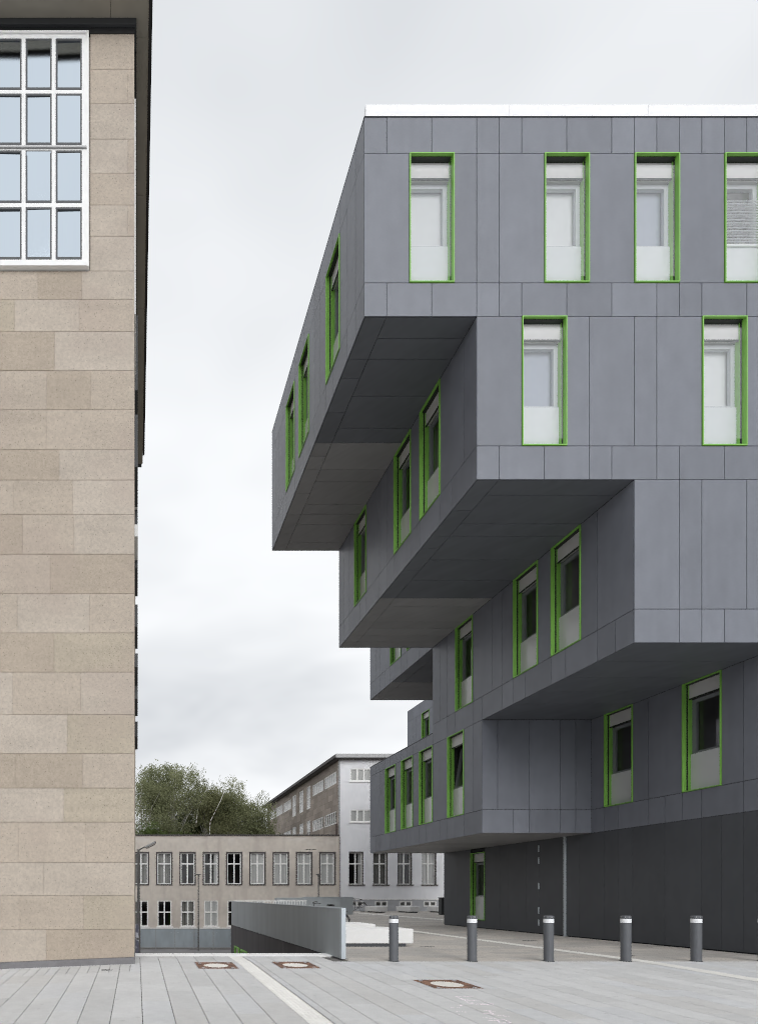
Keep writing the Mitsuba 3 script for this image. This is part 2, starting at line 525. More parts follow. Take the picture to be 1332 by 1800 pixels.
# rusty cover plates with a round pale lens
cov = [('rusty square ground light with pale round lens, left of the white guide strip', 0),
       ('rusty square ground light with pale round lens, just right of the white guide strip', 1),
       ('rusty square ground light with pale round lens, nearest one beside the chalk scribble', 2)]
for lab, i in cov:
    x0, x1, y0, y1 = plates[i]
    t = thing('ground_light', lab, 'ground light', 'ground lights')
    cxm, cym = (x0 + x1) / 2, (y0 + y1) / 2
    rr = .232
    hole = Polygon([(cxm + rr * math.cos(a), cym + rr * math.sin(a)) for a in np.linspace(0, 2 * np.pi, 48, endpoint=False)])

    def on_ground(mesh, dz=0.0):
        v = np.array(mesh.vertices)
        v[:, 2] += np.array([gz(a_, b_) for a_, b_ in v[:, :2]]) + dz
        return trimesh.Trimesh(v, mesh.faces, process=False)
    add('frame_plate', on_ground(prism(sbox(x0 + .006, y0 + .006, x1 - .006, y1 - .006).difference(hole), .018), -.018), 'rust', t)
    add('lens', on_ground(prism(hole.buffer(-.004), .018), -.02), 'lamp_lens', t)
    add('surround', on_ground(prism(sbox(x0 + .001, y0 + .001, x1 - .001, y1 - .001).difference(sbox(x0 + .006, y0 + .006, x1 - .006, y1 - .006)), .019), -.018), 'pale_steel', t)
    for sx, sy in ((-1, 1), (1, -1), (-1, -1), (1, 1)):
        px, py = cxm + sx * .27, cym + sy * .27
        ring = Polygon([(px + .03 * math.cos(a), py + .03 * math.sin(a)) for a in np.linspace(0, 2 * np.pi, 16, endpoint=False)])
        ring = ring.difference(ring.buffer(-.012))
        add('cast_ring', on_ground(prism(ring, .004), -.001), 'pale_steel', t)

# slot drains
for lab, x, y, w in [('short dark slot drain beside the stone building', -.53, 10.12, .10), ('dark slot drain left of the leftmost bollards, in the courtyard paving', 7.3, 14.1, .17),
                     ('dark slot drain in front of the grey metal profile of the dark wall', 11.2, 16.0, .2), ('dark slot drain behind the fourth bollard', 10.55, 12.0, .1)]:
    t = thing('slot_drain', lab, 'drain', 'slot drains')
    z = gz(x, y)
    frame = sbox(x - w, y - .05, x + w, y + .05)
    fr = prism(frame.difference(frame.buffer(-.012)), .004)
    fr.apply_translation([0, 0, z + .001])
    add('rim', fr, 'dark_metal', t)
    gr = J(*[B(x - w + .014 + i * .03, x - w + .03 + i * .03, y - .036, y + .036, z + .0005, z + .003) for i in range(int((2 * w - .03) / .03))])
    add('grating', gr, 'dark_metal', t)
    pit = prism(frame.buffer(-.013), .0004)
    pit.apply_translation([0, 0, z + .0002])
    add('pit', pit, 'black_metal', t)

# chalk scribble
CH = [[(4.412, 7.779), (4.652, 7.759)], [(4.422, 7.759), (4.414, 7.577), (4.565, 7.499)], [(4.397, 7.519), (4.367, 7.367), (4.412, 7.275), (4.545, 7.275), (4.634, 7.311)],
      [(4.61, 7.461), (4.636, 7.367), (4.635, 7.3)], [(4.414, 7.404), (4.501, 7.367), (4.524, 7.322)], [(4.14, 7.221), (4.229, 7.275)], [(3.982, 7.115), (4.088, 7.115)],
      [(3.933, 6.929), (4.035, 6.88)], [(3.878, 6.784), (3.891, 6.759)], [(4.312, 6.979), (4.413, 6.913)], [(4.211, 6.816), (4.279, 6.8), (4.337, 6.721), (4.419, 6.66)],
      [(4.334, 6.913), (4.311, 6.753)], [(4.089, 6.63), (4.17, 6.555), (4.268, 6.511)], [(4.039, 6.454), (4.147, 6.497), (4.168, 6.482), (4.126, 6.383), (4.201, 6.397)],
      [(4.263, 6.526), (4.259, 6.397), (4.208, 6.363)]]
ms = []
for s in CH:
    from shapely.geometry import LineString
    pts = np.array(s)
    n = 9
    tt = np.linspace(0, 1, n * (len(pts) - 1) + 1)
    dd = np.concatenate([[0], np.cumsum(np.linalg.norm(np.diff(pts, axis=0), axis=1))])
    dd /= dd[-1]
    P = np.stack([np.interp(tt, dd, pts[:, 0]), np.interp(tt, dd, pts[:, 1])], 1)
    for i in range(len(P) - 1):
        if random.random() < .22: continue
        w = .007 + .006 * random.random()
        poly = LineString([P[i], P[i + 1]]).buffer(w, cap_style=2)
        q = prism(poly, .0004)
        v = np.array(q.vertices)
        v[:, 2] += np.array([gz(a_, b_) for a_, b_ in v[:, :2]]) + .0016
        ms.append(trimesh.Trimesh(v, q.faces, process=False))
k = add('chalk_scribble', J(*ms), 'chalk')
labels[k] = {'label': 'faded pinkish white chalk scribble on the forecourt slabs', 'category': 'chalk writing'}

# ------------------------------------------------------------------ dark apartment block
M = .4632
Y0 = 11.56
X4, X3, X2, X1 = 4.685, 4.685 + 5 * M, 4.685 + 12 * M, 4.685 + 19 * M
ZT, ZW4, ZF4, Z4, ZF3, Z3, ZF2, Z2, ZF1, Z1 = 17.33, 16.59, 13.92, 13.23, 10.56, 9.868, 7.197, 6.506, 3.836, 3.145
YE, YR, YC = Y0 + 17 * M, Y0 + 28.25 * M, Y0 + 11 * M
WW, WH = 2 * M, 2.67
PT, GAP = .02, .0125
apt = thing('apartment_block', 'dark grey panelled block whose storeys step outward, green framed windows', 'apartment building')


def plane(O, u, n):
    """A facade plane: world matrix of local (a along u, depth inward, z)."""
    O, u, n = np.array(O, float), np.array(u, float), np.array(n, float)
    m = np.eye(4)
    m[:3, 0], m[:3, 1], m[:3, 2], m[:3, 3] = u, -n, (0, 0, 1), O
    return m


def on(mesh, Mx):
    w = mesh.copy()
    w.apply_transform(Mx)
    if np.linalg.det(Mx[:3, :3]) < 0:
        w.faces = w.faces[:, ::-1]
    return w


def pick(fam):
    n = {'panel': 5, 'pale_panel': 3, 'dark_panel': 3, 'shaded_panel': 3}[fam]
    return f'{fam}_{random.choice((1, 2, 2, 3, 0, 4) if n == 5 else range(n))}'


def panels(holder, Mx, rows, fam='panel', gap=GAP):
    """rows: list of (z0, z1, joints in modules, [gaps taken by windows])"""
    for z0, z1, js, holes in rows:
        for a, b in zip(js[:-1], js[1:]):
            if any(h0 - .01 <= a and b <= h1 + .01 for h0, h1 in holes): continue
            off = random.uniform(0, .0012)
            m = B(a * M + gap / 2, b * M - gap / 2, off, PT + off, z0 + gap / 2, z1 - gap / 2)
            add('panel', on(m, Mx), pick(fam), holder)


def wall(name, Mx, a0, a1, z0, z1, holes, parent=apt, label=None, bs='backing', thick=.28, dep=.042):
    p = sbox(a0 * M, z0, a1 * M, z1)
    for (h0, zb) in holes:
        p = p.difference(sbox(h0 * M + .002, zb + .002, h0 * M + WW - .002, zb + WH - .002))
    ms = []
    for g in getattr(p, 'geoms', [p]):
        e = prism(g, thick)                      # local xy = (a, z), extruded along z
        v = np.array(e.vertices)
        ms.append(trimesh.Trimesh(np.stack([v[:, 0], dep + v[:, 2], v[:, 1]], 1), e.faces[:, ::-1], process=False))
    return add(name, on(J(*ms), Mx), bs, parent)


# the window unit, in the plane's local frame
t_ = .021
W_, H_ = WW - .006, WH - .006
ring = J(B(0, t_, -.022, .20, 0, H_), B(W_ - t_, W_, -.022, .20, 0, H_), B(t_, W_ - t_, -.022, .20, 0, t_), B(t_, W_ - t_, -.022, .20, H_ - t_, H_),
         B(t_, t_ + .016, .10, .20, t_, H_ - t_), B(W_ - t_ - .016, W_ - t_, .10, .20, t_, H_ - t_))
P_frame = ply(ring, 'green')
P_rail = ply(J(B(t_, t_ + .010, .072, .098, t_, H_ - t_), B(W_ - t_ - .010, W_ - t_, .072, .098, t_, H_ - t_), B(t_ + .02, W_ - t_ - .02, .03, .125, H_ - t_ - .012, H_ - t_ - .004)), 'dark_rail')
P_box = ply(J(B(t_ + .017, W_ - t_ - .017, .125, .24, H_ - .36, H_ - t_ - .014)), 'blind_box')
P_rod = ply(B(t_ + .017, W_ - t_ - .017, .115, .14, H_ - .392, H_ - .362), 'dark_rail')
P_span = ply(J(B(t_ + .017, W_ - t_ - .017, .165, .24, t_ + .002, .93)), 'spandrel')
sw = .085
zs0, zs1 = .934, H_ - .394
xs0, xs1 = t_ + .017, W_ - t_ - .017
P_sash = ply(J(B(xs0, xs0 + sw, .20, .27, zs0, zs1), B(xs1 - sw, xs1, .20, .27, zs0, zs1), B(xs0 + sw, xs1 - sw, .20, .27, zs0, zs0 + sw * .6), B(xs0 + sw, xs1 - sw, .20, .27, zs1 - sw, zs1)), 'sash')


def quad(x0, x1, y, z0, z1):
    return trimesh.Trimesh([[x0, y, z0], [x1, y, z0], [x1, y, z1], [x0, y, z1]], [[0, 1, 2], [0, 2, 3]], process=False)


P_pane = ply(quad(xs0 + sw, xs1 - sw, .235, zs0 + sw * .6, zs1 - sw), 'glass')
P_outer = ply(quad(t_ + .004, W_ - t_ - .004, .03, .17, H_ - .20), 'coated_glass')
room = B(-.5, W_ + .5, .345, 3.2, -.3, H_ + .1)
room.faces = np.array([f for f, n in zip(room.faces, room.face_normals) if abs(n[1] + 1) > .1])
P_room = ply(room, 'interior')


def folds(x0, x1, y, z0, z1, n=26, amp=.018):
    xs = np.linspace(x0, x1, n)
    v, f = [], []
    for i, x in enumerate(xs):
        yy = y + amp * math.sin(i * 1.7) + amp * .4 * math.sin(i * .61)
        v += [[x, yy, z0], [x, yy, z1]]
    for i in range(n - 1):
        f += [[2 * i, 2 * i + 2, 2 * i + 3], [2 * i, 2 * i + 3, 2 * i + 1]]
    return trimesh.Trimesh(v, f, process=False)


P_curt = ply(B(xs0 + .02, xs1 - .02, .305, .309, zs0 - .05, zs1 + .05), 'roller_blind')
P_half = ply(folds(xs0 + .02, xs0 + .32, .36, zs0 - .1, zs1 + .1, 14), 'grey_curtain', smooth=True)
tilt = math.radians(9)


def window(Mx, a, zb, kind='dark', parent=apt, label=None, outer=True):
    """One window unit at module a (left end in local x), sill at zb."""
    w = numbered(f'{parent}__window')
    if label: labels[w] = {'label': label}
    tw = Mx @ np.array([[1, 0, 0, a * M + .003], [0, 1, 0, 0], [0, 0, 1, zb + .003], [0, 0, 0, 1.0]])
    Tw = T(tw)
    put('frame', P_frame, w, Tw)
    put('guide_rail', P_rail, w, Tw)
    put('blind_box', P_box, w, Tw)
    put('blind_rod', P_rod, w, Tw)
    put('lower_panel', P_span, w, Tw, 'frosted' if outer else 'spandrel')
    if kind == 'tilted':
        c, s = math.cos(tilt), math.sin(tilt)
        R = np.array([[1, 0, 0, 0], [0, c, s, .235 - c * .235 - s * zs0], [0, -s, c, zs0 + s * .235 - c * zs0], [0, 0, 0, 1]])
        put('sash', P_sash, w, T(tw @ R))
        put('pane', P_pane, w, T(tw @ R))
    else:
        put('sash', P_sash, w, Tw, 'pale_sash' if outer else 'sash')
        put('pane', P_pane, w, Tw)
    if outer:
        put('outer_pane', P_outer, w, Tw)
    put('room', P_room, w, Tw)
    if kind in ('white', 'blue'):
        put('roller_blind', P_curt, w, Tw, 'roller_blind' if kind == 'white' else 'blue_blind')
    if kind == 'half':
        put('curtain', P_half, w, Tw)
    if kind == 'slats':
        for i in range(17):
            s = B(t_ + .02, W_ - t_ - .02, -.021, .021, -.0012, .0012)
            s.apply_transform(trimesh.transformations.rotation_matrix(math.radians(16), [1, 0, 0]))
            s.apply_translation([0, .145, .955 + i * .056])
            add('slat', on(s, tw), 'slat', w)
        add('slat_rail', on(B(t_ + .02, W_ - t_ - .02, .13, .16, .915, .94), tw), 'slat', w)
    return w


F = lambda X: plane((X, Y0, 0), (1, 0, 0), (0, -1, 0))
S = lambda X: plane((X, Y0, 0), (0, 1, 0), (-1, 0, 0))     # left-handed: a runs away from the viewer


def side_window(X, a0, zb, kind='dark', label=None, parent=apt):
    """Side planes face -X; the unit's local x runs towards the viewer so that it stays right-handed."""
    Mx = plane((X, Y0 + (a0 + 2) * M, 0), (0, -1, 0), (-1, 0, 0))
    return window(Mx, 0, zb, kind, parent, label, outer=False)


def joints(a0, a1, fixed=(), seed=0, small=.45):
    r = random.Random(seed)
    js, x = [a0], a0
    fx = sorted(fixed)
    while x < a1 - .01:
        step = 1 if r.random() < small else 2
        nx = min(x + step, a1)
        for f_ in fx:
            if x < f_ - .01 and nx > f_ + .01 - 1e-9 and f_ <= nx: nx = min(nx, f_)
        x = nx
        js.append(x)
    return js


def split(js, holes):
    s = set(js)
    for h0, h1 in holes:
        s |= {h0, h1}
        s = {j for j in s if not h0 < j < h1}
    return sorted(s)


XR = 27                                         # the block runs on to the right beyond the frame
# --- fourth storey
s4 = add('fourth_storey', J(B(X4 + .3, X4 + XR * M, Y0 + .32, YE - .02, Z4 + .06, Z4 + .25), B(X4 + .05, X4 + XR * M, Y0 + .05, YE - .05, ZT - .35, ZT - .05),
                            B(X4 + .06, X4 + 5 * M + .3, Y0 + .06, YE - .04, Z4 + .045, Z4 + .25)), 'backing', apt)
wf4 = [(2, 4), (8, 10), (12, 14), (16, 18), (22, 24)]
wall('front_wall', F(X4), .06, XR, Z4 + .02, ZT - .02, [(h[0], ZF4) for h in wf4])
panels(s4, F(X4), [
    (ZW4, ZT, [0, 1, 3, 5, 6, 7, 9, 11, 12, 13, 14, 15, 16, 17, 19, 20, 22, 24, 25, 27], []),
    (ZF4, ZW4, split([0, 2, 4, 5, 6, 8, 10, 12, 14, 16, 18, 20, 21, 22, 24, 26, 27], wf4), wf4),
    (Z4, ZF4, [0, 1, 3, 5, 6, 7, 9, 11, 13, 14, 15, 17, 18, 20, 22, 23, 25, 27], [])])
ws4 = [(3, 5), (8, 10), (11, 13)]
wall('side_wall', S(X4), .06, 17, Z4 + .02, ZT - .02, [(h[0], ZF4) for h in ws4])
sp = lambda js: [PT / M + .01] + [j for j in js if j > .1]
panels(s4, S(X4), [
    (ZW4, ZT, sp([0, 1, 3, 4, 6, 7, 9, 11, 12, 14, 16, 17]), []),
    (ZF4, ZW4, split(sp([0, 1, 2, 3, 5, 6, 7, 8, 10, 11, 13, 15, 16, 17]), ws4), ws4),
    (Z4, ZF4, sp([0, 1, 2, 4, 5, 7, 8, 9, 11, 13, 14, 16, 17]), [])])
kinds = ['white', 'white', 'blue', 'slats', 'white']
for (h0, h1), kd in zip(wf4, kinds):
    window(F(X4), h0, ZF4, kd, label={'slats': 'window with half lowered horizontal slat blind'}.get(kd))
for h0, h1 in ws4: side_window(X4, h0, ZF4)
# white roof edge
ro = numbered(f'{apt}__roof_edge')
for i, (a, b) in enumerate([(0, 6.4), (6.4, 12.6), (12.6, 18.2), (18.2, 27)]):
    x0, x1 = X4 + .05 + a * M, X4 + .05 + b * M
    poly = [(Y0 + .05, ZT - .03), (Y0 + .045, ZT + .0), (Y0 + .047, ZT + .33), (Y0 + .12, ZT + .33), (Y0 + .12, ZT - .03)]
    e = prism(Polygon(poly), x1 - x0 - .006)
    v = np.array(e.vertices)
    add('edge_panel', trimesh.Trimesh(np.stack([x0 + .003 + v[:, 2], v[:, 0], v[:, 1]], 1), e.faces, process=False), 'roof_white', ro)
add('edge_panel', B(X4 + .06, X4 + .4, Y0 + .51, YE - .05, ZT - .03, ZT + .008), 'roof_white', ro)
add('drip', J(B(X4 - .006, X4 + XR * M, Y0 - .012, Y0 + .06, ZT + .001, ZT + .012), B(X4 - .006, X4 + .06, Y0 + .06, YE, ZT + .001, ZT + .012)), 'dark_metal', ro)


def soffit(holder, X, z, nmod, cross_in, cross_out, split_at, y_to=17, x_off=0.0, pale='pale_panel'):
    """Soffit panels: an edge strip one module wide, and the wider field behind it."""
    for (m0, m1, js) in ((0, 1, cross_out), (1, nmod, cross_in)):
        x0 = X + m0 * M + (PT + .004 if m0 == 0 else 0)
        x1 = X + m1 * M
        for a, b in zip(js[:-1], js[1:]):
            ya = Y0 + a * M + (PT + .004 if a == 0 else 0)
            fam = pale if a >= split_at - .01 else 'shaded_panel'  # near zone takes the wall panel copy with shade in its colour
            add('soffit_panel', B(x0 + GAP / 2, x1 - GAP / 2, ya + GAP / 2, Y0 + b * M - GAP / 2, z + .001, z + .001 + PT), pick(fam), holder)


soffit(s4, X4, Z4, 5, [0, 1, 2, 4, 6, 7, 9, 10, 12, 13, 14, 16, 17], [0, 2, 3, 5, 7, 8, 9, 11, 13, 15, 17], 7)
# --- third storey
s3 = add('third_storey', B(X3 + .06, X2 + .3, Y0 + .06, YE - .04, Z3 + .045, Z3 + .25), 'backing', apt)
wf3 = [(7 - 5, 9 - 5), (15 - 5, 17 - 5)]
wall('front_wall', F(X3), .06, XR - 5, Z3 + .02, Z4 + .02, [(h[0], ZF3) for h in wf3])
panels(s3, F(X3), [
    (ZF3, Z4, split([0, 2, 4, 5, 7, 8, 10, 12, 14, 16, 17, 19, 21, 22], wf3), wf3),
    (Z3, ZF3, [0, 1, 3, 5, 6, 8, 9, 11, 13, 14, 16, 17, 19, 20, 22], [])])
ws3 = [(3, 5), (6, 8), (12, 14)]
wall('side_wall', S(X3), .06, 17, Z3 + .02, Z4 + .02, [(h[0], ZF3) for h in ws3])
panels(s3, S(X3), [
    (ZF3, Z4, split(sp([0, 1, 3, 5, 6, 8, 9, 10, 12, 14, 15, 16, 17]), ws3), ws3),
    (Z3, ZF3, sp([0, 2, 3, 5, 6, 8, 9, 10, 12, 13, 15, 16, 17]), [])])
for (h0, h1), kd in zip(wf3, ('blue', 'white')): window(F(X3), h0, ZF3, kd)
for i, (h0, h1) in enumerate(ws3): side_window(X3, h0, ZF3)
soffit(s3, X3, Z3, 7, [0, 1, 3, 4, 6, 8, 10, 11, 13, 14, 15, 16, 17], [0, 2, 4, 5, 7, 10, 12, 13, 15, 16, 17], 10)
# --- second storey
s2 = add('second_storey', B(X2 + .06, X1 + .3, Y0 + .06, YC - .02, Z2 + .045, Z2 + .25), 'backing', apt)
wall('front_wall', F(X2), .06, XR - 12, Z2 + .02, Z3 + .02, [])
panels(s2, F(X2), [
    (ZF2, Z3, [0, 2, 3, 5, 6, 8, 10, 11, 13, 15], []),
    (Z2, ZF2, [0, 2, 3, 4, 6, 8, 9, 11, 12, 13, 15], [])])
ws2 = [(3, 5), (6, 8), (12, 14)]
wall('side_wall', S(X2), .06, 17, Z2 + .02, Z3 + .02, [(h[0], ZF2) for h in ws2])
panels(s2, S(X2), [
    (ZF2, Z3, split(sp([0, 2, 3, 5, 6, 8, 9, 10, 12, 14, 15, 16, 17]), ws2), ws2),
    (Z2, ZF2, sp([0, 1, 2, 4, 5, 7, 8, 9, 11, 12, 14, 15, 17]), []),
    (Z2, 6.90, [17, 18, 20, 21, 22, 24, 25, 27, 28.25], [])])
for i, (h0, h1) in enumerate(ws2): side_window(X2, h0, ZF2)
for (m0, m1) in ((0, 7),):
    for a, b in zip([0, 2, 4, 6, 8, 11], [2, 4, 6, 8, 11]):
        add('soffit_panel', B(X2 + PT + .004, X1 - .003, Y0 + a * M + (PT + .004 if a == 0 else GAP / 2), Y0 + b * M - GAP / 2, Z2 + .001, Z2 + .021), pick('shaded_panel'), s2)
# --- first storey: recessed bay on the right, the projecting wing at the back
s1 = add('first_storey', J(B(X2 + .06, X1 + .3, YC + .06, YR - .05, Z1 + .045, Z1 + .25), B(X2 + .06, X1 + 3, YC + .3, YR - .05, 6.6, 6.85)), 'backing', apt)
wr1 = [(3, 5), (8, 10)]
wall('side_wall', S(X1), -1.5, 11.4, Z1 - .01, Z2 + .06, [(h[0], ZF1) for h in wr1])
panels(s1, S(X1), [
    (ZF1, Z2, split([-2, 0, 1, 2, 3, 5, 7, 8, 10, 11], wr1), wr1),
    (Z1, ZF1, [-2, 0, 2, 4, 5, 6, 7, 9, 10, 11], [])])
for i, (h0, h1) in enumerate(wr1): side_window(X1, h0, ZF1)
Fc = plane((X2, YC, 0), (1, 0, 0), (0, -1, 0))
wall('return_wall', Fc, .06, 7, Z1 + .02, Z2 + .06, [])
panels(s1, Fc, [(ZF1, Z2, [0, 1, 3, 5, 6, 7.012], []), (Z1, ZF1, [0, 2, 3, 5, 6, 7.012], [])])
ws1 = [(13, 15), (17, 19), (20, 22), (23, 25)]
wall('side_wall', S(X2), 11.1, 28.2, Z1 + .02, Z2 + .02, [(h[0], ZF1) for h in ws1])
wall('side_wall', S(X2), 17, 28.2, Z2 + .02, 6.88, [])
spc = lambda js: [11 + PT / M + .01] + [j for j in js if j > 11.1]
panels(s1, S(X2), [
    (ZF1, Z2, split(spc([11, 12, 13, 15, 17, 19, 20, 22, 23, 25, 26, 28.25]), ws1), ws1),
    (Z1, ZF1, spc([11, 13, 15, 16, 18, 19, 21, 23, 24, 26, 27, 28.25]), [])])
for i, (h0, h1) in enumerate(ws1):
    side_window(X2, h0, ZF1, 'tilted' if i == 0 else 'dark', label='window with its sash tilted inward' if i == 0 else None)
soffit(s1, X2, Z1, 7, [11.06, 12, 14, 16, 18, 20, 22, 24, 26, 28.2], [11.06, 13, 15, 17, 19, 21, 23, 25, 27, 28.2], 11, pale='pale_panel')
add('roof_rim', B(X2 - .004, X2 + .3, YE, YR, 6.901, 6.93), 'dark_metal', apt)
# --- ground floor wall, flush with the recessed bay
g0 = add('ground_floor', B(X1 + .3, X1 + 3.3, Y0 - 2, YR - .02, -.1, 3.0), 'backing', apt)
wg = [(22, 24)]
ZD = .32
wall('side_wall', S(X1), -1.5, 28.2, -.05, Z1 - .012, [(22, ZD)])
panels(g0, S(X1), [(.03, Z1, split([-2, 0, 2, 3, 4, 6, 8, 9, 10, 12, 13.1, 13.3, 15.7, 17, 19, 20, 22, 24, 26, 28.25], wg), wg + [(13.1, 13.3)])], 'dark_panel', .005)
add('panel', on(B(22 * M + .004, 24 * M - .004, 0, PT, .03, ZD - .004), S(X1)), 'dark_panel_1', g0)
wn = side_window(X1, 22, ZD, 'dark', label='tall green framed window at ground level')
add('metal_profile', on(B(13.12 * M, 13.28 * M, -.03, .03, 0, Z1), S(X1)), 'pale_steel', g0)
for z in (.28, .68, 1.5, 2.35, 2.75):
    add('hinge', on(B(15.7 * M - .022, 15.7 * M + .022, -.016, .004, z, z + .22 if z > .5 else z + .2), S(X1)), 'pale_steel', g0)
add('end_wall', J(B(X1 + .03, X1 + 8, YR - .3, YR, -.1, Z1), B(X2 + .05, X1 + 8, YR - .3, YR - .02, Z1, 6.88), B(X2 + .3, X1 + 8, YE - .3, YE - .02, Z3, Z3 + .2)), 'dark_panel_1', apt)
# far ends of the storeys (turned away from the viewer)
add('end_wall', J(B(X4 + .02, X4 + XR * M, YE - .04, YE - .001, Z4, ZT), B(X3 + .02, X4 + XR * M, YE - .04, YE - .001, Z3, Z4), B(X2 + .02, X2 + 3, YE - .04, YE - .001, 6.93, Z3)), 'panel_2', apt)
add('core_wall', B(X4 + XR * M - .3, X4 + XR * M, Y0 + .4, YR, -.1, ZT), 'panel_1', apt)
# --- rear wing, upper storeys
s5 = add('rear_storey', J(B(X2 + .06, X1 + 2, YE, YR - .05, Z3 + .045, Z3 + .25), B(X2 + .06, X1 + 2, YE, YR - .05, ZT - .3, ZT - .1), B(X1, X1 + .3, YE, YR - .05, 6.88, Z3)), 'backing', apt)
wb = [(19, 21), (22, 24)]
wall('side_wall', S(X2), 17, 28.2, Z3 + .02, ZT - .02, [(h[0], ZF3) for h in wb])
panels(s5, S(X2), [
    (ZF3, Z4, split([17, 18, 19, 21, 22, 24, 26, 27, 28.25], wb), wb), (Z3, ZF3, [17, 18, 19, 21, 22, 24, 25, 26, 28.25], []),
    (Z4, ZT, [17, 19, 21, 22, 24, 26, 28.25], [])])
for h0, h1 in wb: side_window(X2, h0, ZF3)
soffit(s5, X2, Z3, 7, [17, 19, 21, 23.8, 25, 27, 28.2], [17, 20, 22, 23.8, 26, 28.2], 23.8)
add('end_wall', B(X2 + .02, X1 + 2, YR - .04, YR, Z3, ZT), 'panel_2', apt)

# ------------------------------------------------------------------ second dark block, further back
ap2 = thing('apartment_block', 'far dark panelled block showing only its upper corner above the low wing', 'apartment building')
XB, YB0, YB1, ZB = 17.94, 28.6, 37.2, 13.49
M2 = plane((XB, YB0, 0), (0, 1, 0), (-1, 0, 0))
n2 = (YB1 - YB0) / M
h2 = 34.42 - YB0
w2 = add('upper_storey', J(B(XB + .3, XB + 8, YB0 + .05, YB1 - .03, 6.5, 6.7), B(XB + .05, XB + 8, YB0 + .05, YB1 - .03, ZB - .3, ZB - .05), B(XB + .05, XB + 8, YB1 - .3, YB1 - .02, 6.5, ZB - .1), B(XB + .05, XB + 8, YB0 + .05, YB0 + .3, 6.5, ZB - .1)), 'dark_panel_1', ap2)
p = sbox(0, 6.5, YB1 - YB0 - .02, ZB - .02)
zb2 = ZB - .75 - WH
hs = [34.42 - YB0, 31.6 - YB0, 29.6 - YB0]
for h in hs: p = p.difference(sbox(h, zb2, h + WW, zb2 + WH))
e = prism(p, .25)
v = np.array(e.vertices)
add('side_wall', on(trimesh.Trimesh(np.stack([v[:, 0], .042 + v[:, 2], v[:, 1]], 1), e.faces[:, ::-1], process=False), M2), 'backing', ap2)
hm = [((h) / M, (h) / M + 2) for h in hs]
panels(w2, M2, [(ZB - .75, ZB, split([0, 2, 4, 5, 7, 9, 10, 12, 14, 15, 17, n2], []), []),
                (zb2, ZB - .75, split([0, 1.2, 5, 9, 11, 14, 16, 17, n2], hm), hm), (6.5, zb2, [0, 2, 4, 5, 7, 9, 10, 12, 14, 15, 17, n2], [])])
for h in hs:
    window(plane((XB, YB0 + h + WW, 0), (0, -1, 0), (-1, 0, 0)), 0, zb2, 'dark', ap2, outer=False)
add('ground_floor', B(XB + 6 * M, XB + 8, YB0 + .3, YB1 - .3, -.1, 6.5), 'dark_panel_0', ap2)

# ------------------------------------------------------------------ stone building on the left
YS, XS = 10.74, -.043
sb = thing('stone_building', 'tall beige stone faced building with plain wall and big white gridded window', 'building')
core = add('front_wall', J(B(-14, XS - .03, YS + .034, YS + .4, -.9, 13.3), B(-.94, XS - .03, YS + .034, YS + .4, 13.3, 17.78), B(-14, -5.6, YS + .034, YS + .4, 13.3, 17.78)), 'mortar', sb)
add('side_wall', J(B(XS - .4, XS - .002, YS + .40, 22.0, -3.0, 18.0), B(XS - .4, XS - .03, YS + .034, YS + .41, -.6, 18.0)), 'stone_0', sb)
add('rear_wall', J(B(-14, XS - .4, 21.7, 22.0, -3.0, 18.0), B(-14, -13.7, YS + .4, 21.7, -3, 18)), 'stone_1', sb)
add('roof', B(-14, .2, YS - .5, 22.3, 18.31, 18.6), 'dark_metal', sb)
PX = 91.9


def zpx(y): return EYE + (1573.5 - y) / PX


def xpx(x): return (x - 240) / PX


courses = [(1693, 1634, [81]), (1634, 1574, [147]), (1574, 1516, [76]), (1516, 1445, [33, 150]), (1445, 1385, [112]), (1385, 1324, [28, 145]), (1324, 1256, [118]),
           (1256, 1181, [22, 142]), (1181, 1112, [95]), (1112, 1043, [157]), (1043, 973.5, [88]), (973.5, 904, [40, 130]), (904, 843, [24, 128]), (843, 789, [104]),
           (789, 719, [82]), (719, 650.5, [82, 160]), (650.5, 581.5, [96]), (581.5, 525, [26, 139]), (525, 475, [66, 144])]
zc = [(zpx(a), zpx(b), j) for a, b, j in courses]
order = [3, 1, 4, 2, 0, 1, 5, 4, 3, 0, 4, 0, 2, 4, 2, 0, 3, 0, 2, 1, 5, 2, 0, 3, 1, 5, 2, 0, 3, 2, 0, 1, 3]
PL = lambda x: gz(x, YS) + .125                  # top of the plinth follows the falling ground
si = 0


def stone(x0, x1, z0, z1, k):
    g = .0023
    c = .004
    x0, x1, z0, z1 = x0 + g * .28, x1 - g * .28, z0 + g, z1 - g
    d = YS + random.uniform(-.0015, .0015)
    if z0 < .2:                                  # lowest course is cut along the plinth
        z0a, z0b = PL(x0) + .003, PL(x1) + .003
    else:
        z0a = z0b = z0
    v = [[x0, YS + .036, z0a], [x1, YS + .036, z0b], [x1, YS + .036, z1], [x0, YS + .036, z1],
         [x0, d + c, z0a], [x1, d + c, z0b], [x1, d + c, z1], [x0, d + c, z1],
         [x0 + c * .5, d, z0a + c], [x1 - c * .5, d, z0b + c], [x1 - c * .5, d, z1 - c], [x0 + c * .5, d, z1 - c]]
    f = [[8, 9, 10], [8, 10, 11]]
    for q in (0, 4):
        for i in range(4):
            a, b = q + i, q + (i + 1) % 4
            f += [[a, b, b + 4], [a, b + 4, a + 4]]
    add('stone', trimesh.Trimesh(v, f, process=False), k, core)


